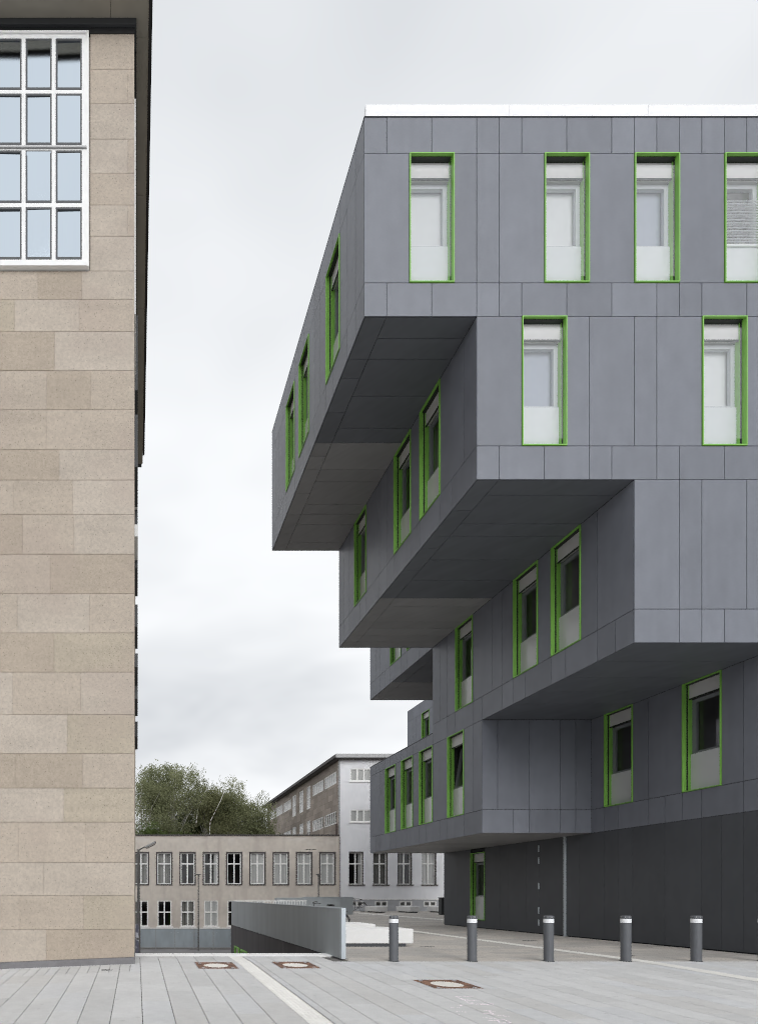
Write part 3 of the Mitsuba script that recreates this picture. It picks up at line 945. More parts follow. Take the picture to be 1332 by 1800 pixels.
for ci, (z0, z1, js) in enumerate(zc):
    xs = [xpx(j) for j in js]
    x = xs[0]
    r = random.Random(ci)
    left = []
    while x > -6.0:
        x -= r.uniform(1.15, 1.65)
        left.append(x)
    xs = sorted(left + xs) + [XS]
    for a, b in zip(xs[:-1], xs[1:]):
        stone(a, b, z0, z1, f'stone_{r.choice((0, 1, 2, 3, 4, 5, 2, 0)) if a < -2.7 else order[si % len(order)]}')
        si += a >= -2.7
# column of stones right of the window
yc = [475, 414, 359, 303, 243, 180, 120, 58]
for i, (a, b) in enumerate(zip(yc[:-1], yc[1:])):
    if i % 2 == 0:
        stone(xpx(157) + .02, XS, zpx(a), zpx(b), f'stone_{(5, 0, 2, 1)[i // 2 % 4]}')
    else:
        stone(xpx(157) + .02, xpx(225), zpx(a), zpx(b), f'stone_{(2, 5, 0)[i // 2 % 3]}')
        stone(xpx(225), XS, zpx(a), zpx(b), 'stone_0')
for i, (a, b) in enumerate(zip(yc[:-1], yc[1:])):
    stone(-6.9, -5.62, zpx(a), zpx(b), f'stone_{i % 6}')
# plinth
v, f = [], []
for (x, top) in ((-14, True), (-6, True), (XS + .012, True)):
    for (y, z) in ((YS - .018, gz(x, YS - .02) - .06), (YS - .018, PL(x) - .006), (YS - .004, PL(x)), (YS + .035, PL(x)), (YS + .035, gz(x, YS) - .06)):
        v.append([x, y, z])
for i in range(2):
    for j in range(5):
        a, b = i * 5 + j, i * 5 + (j + 1) % 5
        f += [[a, b, b + 5], [a, b + 5, a + 5]]
f += [[10, 11, 12], [10, 12, 13], [10, 13, 14]]
add('plinth', trimesh.Trimesh(v, [q[::-1] for q in f], process=False), 'plinth', sb)
add('plinth', B(XS - .05, XS + .012, YS + .036, 22, -3, PL(0)), 'plinth', sb)
# frieze and its painted shadow gap, soffit, gutter
fr = [B(-14, XS + .04, YS - .05, YS + .3, 17.90, 18.02), B(-14, XS + .01, YS - .012, YS + .3, 17.785, 17.898)]
fr.append(B(XS - .02, XS + .04, YS + .31, 22, 17.86, 18.02))
add('frieze', fr[0], 'dark_metal', sb)
add('frieze', fr[1], 'black_metal', sb)  # near-black strip paints the shadow gap under the projecting band
add('frieze', fr[2], 'black_metal', sb)
sof = numbered(f'{sb}__eave')
xj = [-14, -9.6, -7.3, -5.0, -2.75, (194 - 240) / 987 * 10.5, .235]
for a, b in zip(xj[:-1], xj[1:]):
    add('soffit_panel', B(a + .004, b - .004, YS - .46, YS + .2, 18.021, 18.06), 'soffit_concrete', sof)
for a, b in zip([YS + .2, 13.4, 16.0, 18.6], [13.4, 16.0, 18.6, 21.75]):
    add('soffit_panel', B(XS - .1, .235, a + .004, b - .004, 18.021, 18.06), 'soffit_concrete', sof)
add('gutter', J(B(.238, .30, YS - .50, 21.3, 18.0, 18.3), B(-14, .30, YS - .55, YS - .502, 18.0, 18.3)), 'black_metal', sof)
add('roof_deck', B(-14, .236, YS - .46, 21.75, 18.062, 18.3), 'dark_metal', sof)
# gridded window
gw = numbered(f'{sb}__window')
xr = xpx(156.5)
zt, zb_ = zpx(62), zpx(474)
XL = -5.55
fw = .06
cols_x = []                                     # pane columns
xe = xpx(144.4)
while xe > XL + .3:
    cols_x.append((xe - .4985, xe))
    xe -= .573
rows_z = [(zpx(164), zpx(73.6)), (zpx(260.5), zpx(170)), (zpx(362), zpx(269.5)), (zpx(461), zpx(369))]
yf = YS - .075
grid = sbox(XL, zb_ + .07, xr, zt - .0)
for a, b in cols_x:
    for c, d in rows_z:
        grid = grid.difference(sbox(a, c, b, d))
e = prism(grid, .16)
v = np.array(e.vertices)
add('frame', trimesh.Trimesh(np.stack([v[:, 0], yf + .02 + v[:, 2], v[:, 1]], 1), e.faces[:, ::-1], process=False), 'white_metal', gw)
add('outer_rim', J(B(xr - .035, xr, yf, yf + .10, zb_, zt), B(XL, xr - .036, yf, yf + .08, zt - .045, zt), B(XL, xr - .036, yf - .012, yf + .10, zb_, zb_ + .068)), 'white_metal', gw)
add('drip_bar', B(XL, xr - .04, yf - .004, yf + .03, zpx(267), zpx(264)), 'zinc_pipe', gw)
for a, b in cols_x:
    for c, d in rows_z:
        rim = sbox(a + .001, c + .001, b - .001, d - .001)
        q = prism(rim.difference(sbox(a + .034, c + .055, b - .032, d - .036)), .05)
        vv = np.array(q.vertices)
        add('gasket', trimesh.Trimesh(np.stack([vv[:, 0], yf + .0225 + vv[:, 2], vv[:, 1]], 1), q.faces[:, ::-1], process=False), 'dark_metal', gw)
        tl = random.uniform(-.012, .012)
        tx_ = random.uniform(-.007, .007)
        add('pane', trimesh.Trimesh([[a + .02, yf + .0335, c + .03], [b - .02, yf + .0335 + tx_, c + .03], [b - .02, yf + .0335 + tx_ + tl, d - .02], [a + .02, yf + .0335 + tl, d - .02]], [[0, 1, 2], [0, 2, 3]], process=False), 'mirror_glass', gw)
# window casings on the side, seen edge-on
k = 0
for (ya, yb, bs) in [(172, 551, 'white_metal'), (553, 685, 'dark_metal'), (686, 727, 'white_metal'), (728, 820, 'dark_metal'), (821, 850, 'white_metal'), (851, 920, 'dark_metal'),
                     (921, 942, 'white_metal'), (943, 997, 'dark_metal'), (1062, 1101, 'dark_metal'), (1148, 1172, 'dark_metal'), (1205, 1228, 'dark_metal'), (1268, 1294, 'black_metal')]:
    yy = (11.15, 12.6)[k > 0] + (0 if k == 0 else .9 * (k % 3))
    z0, z1 = EYE + (1573.5 - yb) / 987 * yy, EYE + (1573.5 - ya) / 987 * yy
    xo = -.015 if k == 0 else .03
    sw_ = numbered(f'{sb}__side_window')
    e = prism(sbox(yy, z0, yy + 1.3, z1).difference(sbox(yy + .07, z0 + .07, yy + 1.23, z1 - .07)), xo - XS + .05)
    v = np.array(e.vertices)
    add('frame', trimesh.Trimesh(np.stack([XS - .05 + v[:, 2], v[:, 0], v[:, 1]], 1), e.faces, process=False), bs, sw_)
    add('mullion', B(XS - .04, xo - .012, yy + .62, yy + .68, z0 + .071, z1 - .071), bs, sw_)
    for ya_, yb_ in ((yy + .071, yy + .619), (yy + .681, yy + 1.229)):
        add('pane', B(XS - .04, xo - .03, ya_, yb_, z0 + .071, z1 - .071), 'dark_pane', sw_)
    k += 1

# ------------------------------------------------------------------ far buildings
YF = 46.0
PF = 21.457


def zf(y): return EYE + (1573.5 - y) / PF


def xf(x): return (x - 240) / PF


def plate(poly, y, th, face=-1):
    """A polygon in (x, z) as a wall of thickness th whose front is at y (facing -y)."""
    ms = []
    for g in getattr(poly, 'geoms', [poly]):
        e = prism(g, th)
        v = np.array(e.vertices)
        ms.append(trimesh.Trimesh(np.stack([v[:, 0], y + v[:, 2], v[:, 1]], 1), e.faces[:, ::-1], process=False))
    return J(*ms)


def far_window(parent, x0, x1, z0, z1, y, curtain, mull=2, trans=.345, surround=0, sill=None, fr=.07, deep=False):
    """White casement set into a wall that faces -y: frame, panes, curtain, dark room."""
    w = numbered(f'{parent}__window')
    o = sbox(x0, z0, x1, z1)
    if surround:
        add('surround', plate(o.difference(sbox(x0 + surround, z0 + surround, x1 - surround, z1 - surround)), y - .05, .22), 'dark_reveal', w)
        x0, x1, z0, z1 = x0 + surround, x1 - surround, z0 + surround, z1 - surround
    elif deep:
        add('reveal', plate(sbox(x0, z0, x1, z1).difference(sbox(x0 + .02, z0 + .005, x1 - .02, z1 - .06)), y + .003, .3), 'dark_reveal', w)
        x0, x1, z0, z1 = x0 + .02, x1 - .02, z0 + .005, z1 - .06
    yw = y + (.2 if deep else .07 if surround else .02)
    holes = []
    xs = np.linspace(x0 + fr * .45, x1 - fr * .45, mull + 1)
    zs = [z0 + fr * .3, z1 - (z1 - z0) * trans, z1 - fr * .3] if trans else [z0 + fr * .3, z1 - fr * .3]
    for a, b in zip(xs[:-1], xs[1:]):
        for c, d in zip(zs[:-1], zs[1:]):
            holes.append(sbox(a + fr * .8, c + fr * .8, b - fr * .8, d - fr * .8))
    add('casement', plate(sbox(x0, z0, x1, z1).difference(unary_union(holes)), yw, .07), 'window_white', w)
    add('pane', quad(x0 + .03, x1 - .03, yw + .035, z0 + .03, z1 - .03), 'glass', w)
    if curtain == 'white':
        add('curtain', folds(x0, x1, yw + .10, z0, z1, 30, .02), 'white_curtain', w, smooth=True)
    elif curtain == 'grey':
        add('curtain', folds(x0, x1, yw + .22, z0, z1, 46, .03), 'grey_curtain', w, smooth=True)
    elif curtain == 'right':
        add('curtain', folds(x0 + (x1 - x0) * .72, x1, yw + .10, z0, z1, 10, .02), 'white_curtain', w, smooth=True)
    elif curtain == 'left':
        add('curtain', folds(x0, x0 + (x1 - x0) * .42, yw + .22, z0, z1, 14, .03), 'grey_curtain', w, smooth=True)
    r = B(x0 - .4, x1 + .4, y + .42, y + 3.4, z0 - .4, z1 + .2)
    r.faces = np.array([f for f, n in zip(r.faces, r.face_normals) if abs(n[1] + 1) > .1])
    add('room', r, 'dark_interior', w)
    if sill:
        add('sill', B(x0 - .08, x1 + .14, y - .09, y + .05, z0 - .10, z0 - .005), sill, w)
    return w


# beige rendered building, two storeys above a sunken street
bb = thing('rendered_building', 'low weathered beige rendered building with two rows of white cross windows', 'building')
ups, lows = [], []
for i in range(-4, 9):
    x0 = (232.9 + 40.95 * i - 240) / PF + .02
    ups.append((x0, x0 + 1.347))
    x0 = (235.9 + 40.95 * i - 240) / PF
    lows.append((x0, x0 + 1.14))
zu0, zu1, zl0, zl1 = zf(1556.2), zf(1497.2), zf(1628.4), zf(1583)
p = sbox(-14, STREET, 16.62, 6.17)
for a, b in ups: p = p.difference(sbox(a + .002, zu0 + .002, b - .002, zu1 - .002))
for a, b in lows: p = p.difference(sbox(a + .002, zl0 + .002, b - .002, zl1 - .002))
add('wall', plate(p, YF, .4), 'beige_render', bb)
add('side_wall', B(-14, -13.6, YF + .4, YF + 9, STREET, 6.17), 'beige_render', bb)
add('roof_edge', J(B(-14.1, 16.62, YF - .10, YF + .5, 6.175, 6.27), B(-14, 16.62, YF + .5, YF + 9, 6.0, 6.2)), 'dark_reveal', bb)
cu = ['grey', 'dark', 'dark', 'grey', 'grey', 'grey', 'dark', 'right', 'dark', 'white', 'white', 'white', 'white']
for (a, b), c in zip(ups, cu): far_window(bb, a, b, zu0, zu1, YF, c, surround=.10)
cl = ['grey', 'dark', 'dark', 'grey', 'left', 'dark', 'grey', 'white', 'right', 'white', 'white', 'white', 'white']
for i, ((a, b), c) in enumerate(zip(lows, cl)): far_window(bb, a, b, zl0, zl1, YF, c, trans=.45, sill='window_white')
add('lintel_crack', B(xf(536), xf(556), YF - .015, YF + .01, zf(1493.6), zf(1492.6)), 'dark_reveal', bb)
add('eave_pipe', tube([(xf(596.5), YF - .06, -2.0), (xf(596.5), YF - .06, 6.1)], .03), 'brown_pipe', bb, smooth=40)

# grey and brown office building
ob = thing('office_building', 'three storey office building, pale grey front and brown stone side wing', 'building')
XO, YO1, ZE = 16.64, 71.4, 12.40
gws = [(xf(613.1 + 42.75 * i), xf(638.5 + 42.75 * i)) for i in range(0, 7)]
zg0, zg1 = zf(1554.9), zf(1496.8)
p = sbox(XO, 1.0, 34, ZE)
for a, b in gws: p = p.difference(sbox(a, zg0, b, zg1))
uw = [(xf(615.2 + 86 * i), xf(664.2 + 86 * i)) for i in range(0, 4)]
uz = [(zf(1372.8), zf(1350.5)), (zf(1444.5), zf(1422.8))]
for a, b in uw:
    for c, d in uz: p = p.difference(sbox(a, c, b, d))
add('front_wall', plate(p, YF, .4), 'grey_render', ob)
pp = sbox(XO, -.1, 34, .995)
bw = [(xf(658.6 + 42.75 * i), xf(681.2 + 42.75 * i)) for i in range(-1, 6)]
for a, b in bw: pp = pp.difference(sbox(a, zf(1593.5), b, zf(1584)))
add('plinth_wall', plate(pp, YF - .03, .4), 'grey_plinth', ob)
add('string_course', B(XO - .01, 34, YF - .07, YF - .032, zf(1581.5), zf(1579.5)), 'window_white', ob)
for a, b in bw: far_window(ob, a, b, zf(1593.5), zf(1584), YF - .03, 'grey', trans=0, fr=.08)
cg = ['right', 'grey', 'left', 'white', 'dark', 'grey', 'dark']
for (a, b), c in zip(gws, cg): far_window(ob, a, b, zg0, zg1, YF, c, trans=.35, sill='dark_reveal', deep=True)
for a, b in uw:
    for c, d in uz: far_window(ob, a, b, c, d, YF, 'white', mull=4, trans=0, sill='window_white')
# brown wing: wall facing -x, built in a local frame facing -y and turned
side = [(46.75, 49.7, 10.64, 11.65, 6), (50.0, 53.1, 10.64, 11.65, 6), (53.76, 54.9, 9.65, 11.82, 2), (56.1, 57.4, 9.65, 11.82, 2), (58.7, 60.0, 9.65, 11.82, 2),
        (60.5, 63.66, 10.64, 11.65, 6), (64.0, 67.3, 10.64, 11.65, 6), (67.6, 70.9, 10.64, 11.65, 6)]
low = [(46.75, 49.7, 7.28, 8.33, 6), (50.0, 53.1, 7.28, 8.33, 6), (53.76, 54.9, 6.4, 8.5, 2), (56.1, 57.4, 6.4, 8.5, 2), (58.7, 60.0, 6.4, 8.5, 2),
       (60.5, 63.66, 7.28, 8.33, 6), (64.0, 67.3, 7.28, 8.33, 6), (67.6, 70.9, 7.28, 8.33, 6)]
RM = np.array([[0, 1, 0, XO], [-1, 0, 0, 0], [0, 0, 1, 0], [0, 0, 0, 1.0]])      # local (x, y, z) -> world (y + XO, -x, z)
p = sbox(-YO1, STREET, -YF - .002, ZE)
for a, b, c, d, n in side + low: p = p.difference(sbox(-b, c, -a, d))
wl = plate(p, 0, .4)
wl.apply_transform(RM)
add('side_wall', wl, 'brown_stone', ob)
before = set(scene)
for i, (a, b, c, d, n) in enumerate(side + low):
    w = numbered(f'{ob}__window')
    x0, x1 = -b, -a
    fr_ = .075
    xs = np.linspace(x0 + .02, x1 - .02, n + 1)
    zs = [c + .03, d - .03] if n > 2 else [c + .03, (c + d) / 2, d - .03]
    hl = [sbox(p_ + .05, q_ + .05, r_ - .05, s_ - .05) for p_, r_ in zip(xs[:-1], xs[1:]) for q_, s_ in zip(zs[:-1], zs[1:])]
    cm = plate(sbox(x0, c, x1, d).difference(unary_union(hl)), .02, .08)
    add('casement', on(cm, RM), 'window_white', w)
    add('pane', on(quad(x0 + .03, x1 - .03, .06, c + .03, d - .03), RM), 'glass', w)
    dk = B(x0, x1, .35, .4, c, d)
    if i in (0, 1): add('curtain', on(folds(x0, x1, .2, c, d, 40, .03), RM), 'white_curtain', w, smooth=True)
    add('room', on(dk, RM), 'interior' if i > 7 else 'pale_interior', w)
add('rear_wall', J(B(XO, 34, YO1 - .4, YO1, STREET, ZE), B(33.6, 34, YF + .4, YO1 - .4, STREET, ZE)), 'brown_stone', ob)
rf = add('roof', B(16.13, 34.5, YF - .5, YO1 + .5, ZE + .10, ZE + .36), 'eave_grey', ob)
add('soffit', B(16.2, 34.4, YF - .42, YO1 + .4, ZE + .002, ZE + .098), 'dark_reveal', rf)
add('gutter', B(16.05, 16.129, YF - .55, YO1 + .5, ZE + .06, ZE + .30), 'dark_reveal', rf)
add('front_fascia', B(16.13, 34.5, YF - .56, YF - .502, ZE + .06, ZE + .36), 'zinc_pipe', rf)
add('downpipe', tube([(XO - .06, YF - .08, 6.3), (XO - .06, YF - .08, ZE)], .055), 'zinc_pipe', ob, smooth=40)
add('downpipe', tube([(XO - .16, YF + .35, 6.25), (XO - .16, YF + .35, 7.2)], .09), 'brown_pipe', ob, smooth=40)

# ------------------------------------------------------------------ steel parapets, retaining wall
par = thing('steel_parapet', 'long galvanised steel parapet beside the drop, nearest to the viewer', 'parapet', 'steel parapets')
YP0, YP1 = 11.4, 24.7
n = 6
for i in range(n):
    a = YP0 + .10 + (YP1 - YP0 - .10) * i / n
    b = YP0 + .10 + (YP1 - YP0 - .10) * (i + 1) / n
    add('sheet_panel', B(4.165, 4.175, a + .001, b - .001, .0, 1.02), 'galvanised', par)
add('inner_sheet', B(4.235, 4.245, YP0 + .1, YP1, .0, 1.02), 'galvanised', par)
add('top_rail', J(B(4.158, 4.25, YP0 + .1, YP1, 1.021, 1.04)), 'pale_steel', par)
add('end_post', bevel_box(4.158, 4.25, YP0, YP0 + .099, -.01, 1.04, .006), 'pale_steel', par)
add('bottom_flange', B(4.15, 4.30, YP0 - .03, YP1, -.004, .004), 'dark_metal', par)
rw = thing('retaining_wall', 'dark clad wall of the sunken storey under the steel parapet, green windows at its foot', 'wall')
p = sbox(12.42, STREET, 24.8, -.012)
gwins = [(22.75, 23.75), (21.2, 22.3), (18.6, 19.6)]
for a, b in gwins: p = p.difference(sbox(a, -2.5, b, -.84))
e = prism(p, .3)
v = np.array(e.vertices)
add('cladding', trimesh.Trimesh(np.stack([4.17 + v[:, 2], v[:, 0], v[:, 1]], 1), e.faces, process=False), 'dark_cladding', rw)
for a, b in gwins:
    w = numbered(f'{rw}__window')
    o = sbox(a, -2.5, b, -.84)
    e = prism(o.difference(o.buffer(-.06, join_style=2)), .2)
    v = np.array(e.vertices)
    add('frame', trimesh.Trimesh(np.stack([4.12 + v[:, 2], v[:, 0], v[:, 1]], 1), e.faces, process=False), 'green', w)
    add('pane', J(B(4.25, 4.26, a + .05, b - .05, -2.45, -.89)), 'dark_metal', w)
for lab, x0, x1, y, t in [('low grey steel parapet across the courtyard, left one behind the bicycle', 7.5, 10.9, 30.0, 1.17), ('low grey steel parapet across the courtyard, far right one before the grey front', 11.25, 14.5, 37.6, 1.19)]:
    q = thing('steel_parapet', lab, 'parapet', 'steel parapets')
    for i in range(3):
        a, b = x0 + (x1 - x0) * i / 3, x0 + (x1 - x0) * (i + 1) / 3
        add('sheet_panel', B(a + .001, b - .001, y, y + .01, 0, t - .02), 'galvanised', q)
    add('top_rail', B(x0, x1 + .02, y - .01, y + .09, t - .02, t), 'pale_steel', q)
    add('side_sheet', J(B(x1 - .01, x1, y + .011, y + (7 if y < 35 else 6), 0, t - .02), B(x0, x0 + .01, y + .011, y + .5, 0, t - .02)), 'galvanised', q)
rl = thing('picket_railing', 'white picket railing behind the long steel parapet', 'railing')
add('top_rail', B(4.3, 7.5, 24.75, 24.79, 1.03, 1.07), 'white_metal', rl)
add('bottom_rail', B(4.3, 7.5, 24.75, 24.79, .08, .11), 'white_metal', rl)
for i in range(27):
    x = 4.36 + i * .118
    add('picket', B(x, x + .03, 24.76, 24.78, .11, 1.03), 'white_metal', rl)

# grey panel fence along the beige building
fe = thing('panel_fence', 'grey metal panel fence with white top rail before the beige building', 'fence')
yfz = 43.5
x = xpx(240)
i = 0
pitch = 33.72 * yfz / 987
x0f = (273.8 - 240) * yfz / 987
for i in range(-5, 9):
    a = x0f + pitch * i
    add('fence_panel', B(a + .03, a + pitch - .03, yfz, yfz + .03, -2.72, -1.32), 'fence_panel', fe)
    add('post', B(a - .03, a + .03, yfz - .03, yfz + .05, STREET, -1.30), 'zinc_pipe', fe)
    for dx in (.25, 1.2):
        add('bolt', B(a + dx - .02, a + dx + .02, yfz - .012, yfz, -1.62, -1.58), 'pale_steel', fe)
add('top_rail', B(x0f - pitch * 5, x0f + pitch * 9, yfz - .05, yfz + .07, -1.30, -1.235), 'white_metal', fe)
add('bottom_rail', B(x0f - pitch * 5, x0f + pitch * 9, yfz - .01, yfz + .04, -2.80, -2.73), 'zinc_pipe', fe)

# ------------------------------------------------------------------ bollards
names = ['leftmost', 'second from left', 'middle, third from left', 'fourth from left', 'fifth from left', 'rightmost, cut by the picture edge']
for xb, nm in zip((5.053, 6.593, 8.098, 9.616, 10.999, 12.335), names):
    t = thing('bollard', f'dark grey round steel bollard with white band, {nm}', 'bollard', 'bollards across the forecourt')
    tr = T().translate([xb, YB + .03, 0])
    r = .0845
    if nm == 'leftmost':
        P1 = ply(lathe([(0, -.05), (r, -.05), (r, .755), (r - .003, .757), (0, .757)]), 'bollard_grey', smooth=35)
        P2 = ply(lathe([(0, .757), (r + .002, .757), (r + .002, .835), (0, .835)]), 'reflective_white', smooth=35)
        P3 = ply(lathe([(0, .836), (r + .001, .836), (r + .001, .848), (r - .006, .850), (r - .006, .858), (r + .001, .860), (r, .885), (r - .012, .897), (0, .90)]), 'bollard_grey', smooth=35)
        P4 = ply(lathe([(0, 0), (.098, 0), (.098, .005), (.086, .008), (0, .008)]), 'dark_metal', smooth=35)
        lens = [tube([(r * .97 * math.cos(a), r * .97 * math.sin(a), .872), (r * 1.03 * math.cos(a), r * 1.03 * math.sin(a), .872)], .009, 10) for a in np.linspace(0, 2 * np.pi, 8, endpoint=False)]
        P5 = ply(J(*lens), 'lamp_pale')
    for nm2, P in (('post', P1), ('reflective_band', P2), ('cap', P3), ('base_ring', P4), ('cap_studs', P5)):
        put(nm2, P, t, tr)

# ------------------------------------------------------------------ benches
for lab, x0, x1, y0, y1 in [('white concrete block bench just behind the leftmost bollard', 4.9, 6.95, 14.1, 15.0), ('white concrete block bench, second one, half hidden behind the nearest bench', 4.9, 7.02, 16.5, 17.75),
                            ('white concrete block bench by the grey front, left of the far three', 17.6, 18.35, 41.1, 43.3), ('white concrete block bench by the grey front, middle of the far three', 20.0, 20.75, 41.1, 43.3),
                            ('white concrete block bench by the grey front, right of the far three', 22.4, 23.15, 41.1, 43.3)]:
    t = thing('bench', lab, 'bench', 'white concrete benches')
    add('seat_block', bevel_box(x0, x1, y0, y1, .085, .45, .012), 'white_concrete', t)
    add('recessed_foot', B(x0 + .15, x1 - .17, y0 + .04, y1 - .15, 0, .086), 'dark_metal', t)

# ------------------------------------------------------------------ lamps
t = thing('street_lamp', 'tall dark street lamp with angled arm head at the stone corner', 'street lamp', 'street lamps')
YL = 30.0
xl = (243.5 - 240) * YL / 987
zl = EYE + (1573.5 - 1493) / 987 * YL
add('pole', tube([(xl, YL, STREET), (xl, YL, -.2), (xl, YL, -.18), (xl, YL, zl)], [.105, .10, .075, .062], 12), 'lamp_grey', t, smooth=35)
add('arm', tube([(xl, YL, zl - .05), (xl + .12, YL, zl + .03), (xl + .38, YL, zl + .16), (xl + .55, YL - .02, zl + .16)], .035), 'lamp_grey', t, smooth=40)
hd = bevel_box(-.30, .30, -.11, .11, -.055, .055, .03)
hd.apply_transform(trimesh.transformations.rotation_matrix(-math.radians(27), [0, 1, 0]))
hd.apply_translation([xl + .60, YL, zl + .24])
add('lamp_head', hd, 'lamp_pale', t, smooth=30)
hd = bevel_box(-.26, .28, -.10, .10, -.02, .01, .008)
hd.apply_transform(trimesh.transformations.rotation_matrix(-math.radians(27), [0, 1, 0]))
hd.apply_translation([xl + .64, YL, zl + .155])
add('lamp_glass', hd, 'dark_reveal', t)
cap = bevel_box(-.07, .07, -.08, .08, -.05, .05, .02)
cap.apply_translation([xl + .86, YL, zl + .37])
add('sensor', cap, 'dark_metal', t)
for lab, px in [('slim post lamp before the dark cross windows of the beige building', 348.7), ('slim post lamp before the curtained windows at the right end of the beige building', 559.7)]:
    t = thing('street_lamp', lab, 'street lamp', 'street lamps')
    yl = 42.3
    x = (px - 240) * yl / 987
    z = EYE + (1573.5 - 1538) / 987 * yl
    add('pole', tube([(x, yl, STREET), (x, yl, z)], [.055, .04], 8), 'lamp_grey', t, smooth=40)
    add('lamp_head', J(bevel_box(x - .17, x + .17, yl - .1, yl + .1, z, z + .08, .02), bevel_box(x - .07, x + .07, yl - .07, yl + .07, z - .12, z - .001, .02)), 'lamp_grey', t)
# notice board seen edge-on by the lamp
t = thing('notice_board', 'narrow notice board with posters beside the tall street lamp', 'notice board')
xn = -.02
add('post', J(B(xn - .09, xn - .05, 27.0, 27.06, STREET, .2), B(xn + .07, xn + .11, 27.0, 27.06, STREET, .2)), 'dark_metal', t)
for z0, z1 in ((-.75, -.1), (-1.5, -.85), (-2.3, -1.6)):
    add('poster', B(xn - .12, xn + .13, 26.97, 26.995, z0, z1), 'poster', t)

# ------------------------------------------------------------------ bicycles


def bicycle(label, where, heading, frame_mat, basket=False):
    t = thing('bicycle', label, 'bicycle', 'parked bicycles')
    R = np.eye(4)
    c, s = math.cos(heading), math.sin(heading)
    R[:2, :2] = [[c, -s], [s, c]]
    R[:3, 3] = where
    lean = np.eye(4)
    la = math.radians(6)
    lean[1:3, 1:3] = [[math.cos(la), -math.sin(la)], [math.sin(la), math.cos(la)]]
    X = R @ lean

    def part(name, mesh, m, parent=t, smooth=40):
        w = mesh.copy()
        w.apply_transform(X)
        return add(name, w, m, parent, smooth=smooth)
    ang = np.linspace(0, 2 * np.pi, 33)
    for cxw in (-.53, .53):
        ringp = [(cxw + .335 * math.cos(a), 0, .345 + .335 * math.sin(a)) for a in ang]
        w = part('wheel', tube([(cxw, -.05, .345), (cxw, .05, .345)], .028, 8), 'bike_silver')
        part('tyre', tube(ringp, .018, 6, False), 'tyre', w)
        part('rim', tube([(cxw + .31 * math.cos(a), 0, .345 + .31 * math.sin(a)) for a in ang], .009, 5, False), 'bike_silver', w)
        part('spokes', J(*[tube([(cxw, 0, .345), (cxw + .31 * math.cos(a), 0, .345 + .31 * math.sin(a))], .0022, 3, False) for a in ang[::2]]), 'bike_silver', w)
    bbk, st, hd_, hb = (-.06, 0, .29), (-.22, 0, .80), (.33, 0, .83), (.37, 0, .66)
    part('frame', J(tube([bbk, st], .017), tube([st, hd_], .016), tube([bbk, hb], .019), tube([hd_, hb], .02), tube([hb, (.42, 0, .5), (.53, 0, .345)], .014),
                    tube([(-.53, .04, .345), bbk], .011), tube([(-.53, -.04, .345), bbk], .011), tube([(-.53, .04, .345), (-.21, .01, .76)], .009), tube([(-.53, -.04, .345), (-.21, -.01, .76)], .009)), frame_mat)
    sd = trimesh.creation.icosphere(2, 1.0)
    v = np.array(sd.vertices)
    v = v * [.14, .085, .035]
    v[:, 1] *= np.where(v[:, 0] > 0, 1 - v[:, 0] / .14 * .75, 1.0)
    v += [-.25, 0, .96]
    part('saddle', trimesh.Trimesh(v, sd.faces, process=False), 'tyre')
    part('seat_post', tube([st, (-.25, 0, .94)], .013), 'bike_silver')
    part('handlebar', J(tube([hd_, (.31, 0, 1.0)], .014), tube([(.14, -.30, 1.04), (.24, -.27, 1.05), (.33, -.12, 1.03), (.34, 0, 1.01), (.33, .12, 1.03), (.24, .27, 1.05), (.14, .30, 1.04)], .013)), 'bike_black')
    part('pedals', J(tube([(-.06, -.12, .29), (-.06, .12, .29)], .012), tube([(-.06, .06, .29), (.06, .07, .17)], .01), tube([(-.06, -.06, .29), (-.18, -.07, .41)], .01), B(.01, .11, .07, .16, .155, .18), B(-.23, -.13, -.16, -.07, .40, .425)), 'bike_black')
    part('mudguard', J(tube([(-.53 + .37 * math.cos(a), 0, .345 + .37 * math.sin(a)) for a in np.linspace(.2, 2.9, 14)], .02, 5), tube([(.53 + .37 * math.cos(a), 0, .345 + .37 * math.sin(a)) for a in np.linspace(.5, 2.6, 14)], .02, 5)), 'bike_black')
    part('rack', J(tube([(-.25, .05, .74), (-.80, .05, .74)], .008), tube([(-.25, -.05, .74), (-.80, -.05, .74)], .008), tube([(-.75, .05, .74), (-.53, .05, .345)], .007)), 'bike_black')
    return t


bicycle('black bicycle parked behind the long steel parapet, only handlebar and saddle showing', (6.5, 19.6, 0), math.radians(152), 'bike_black')
bicycle('black bicycle standing upright against the far grey front, left of the benches', (17.35, 44.2, 0), math.radians(118), 'bike_black')
# dark bin by the far corner of the block
t = thing('litter_bin', 'dark slim litter bin beyond the far end of the dark wall', 'bin')
add('body', bevel_box(20.02, 20.4, 36.9, 37.25, 0, 1.1, .02), 'dark_metal', t)
add('lid', bevel_box(20.0, 20.42, 36.88, 37.27, 1.101, 1.16, .015), 'black_metal', t)

# ------------------------------------------------------------------ trees


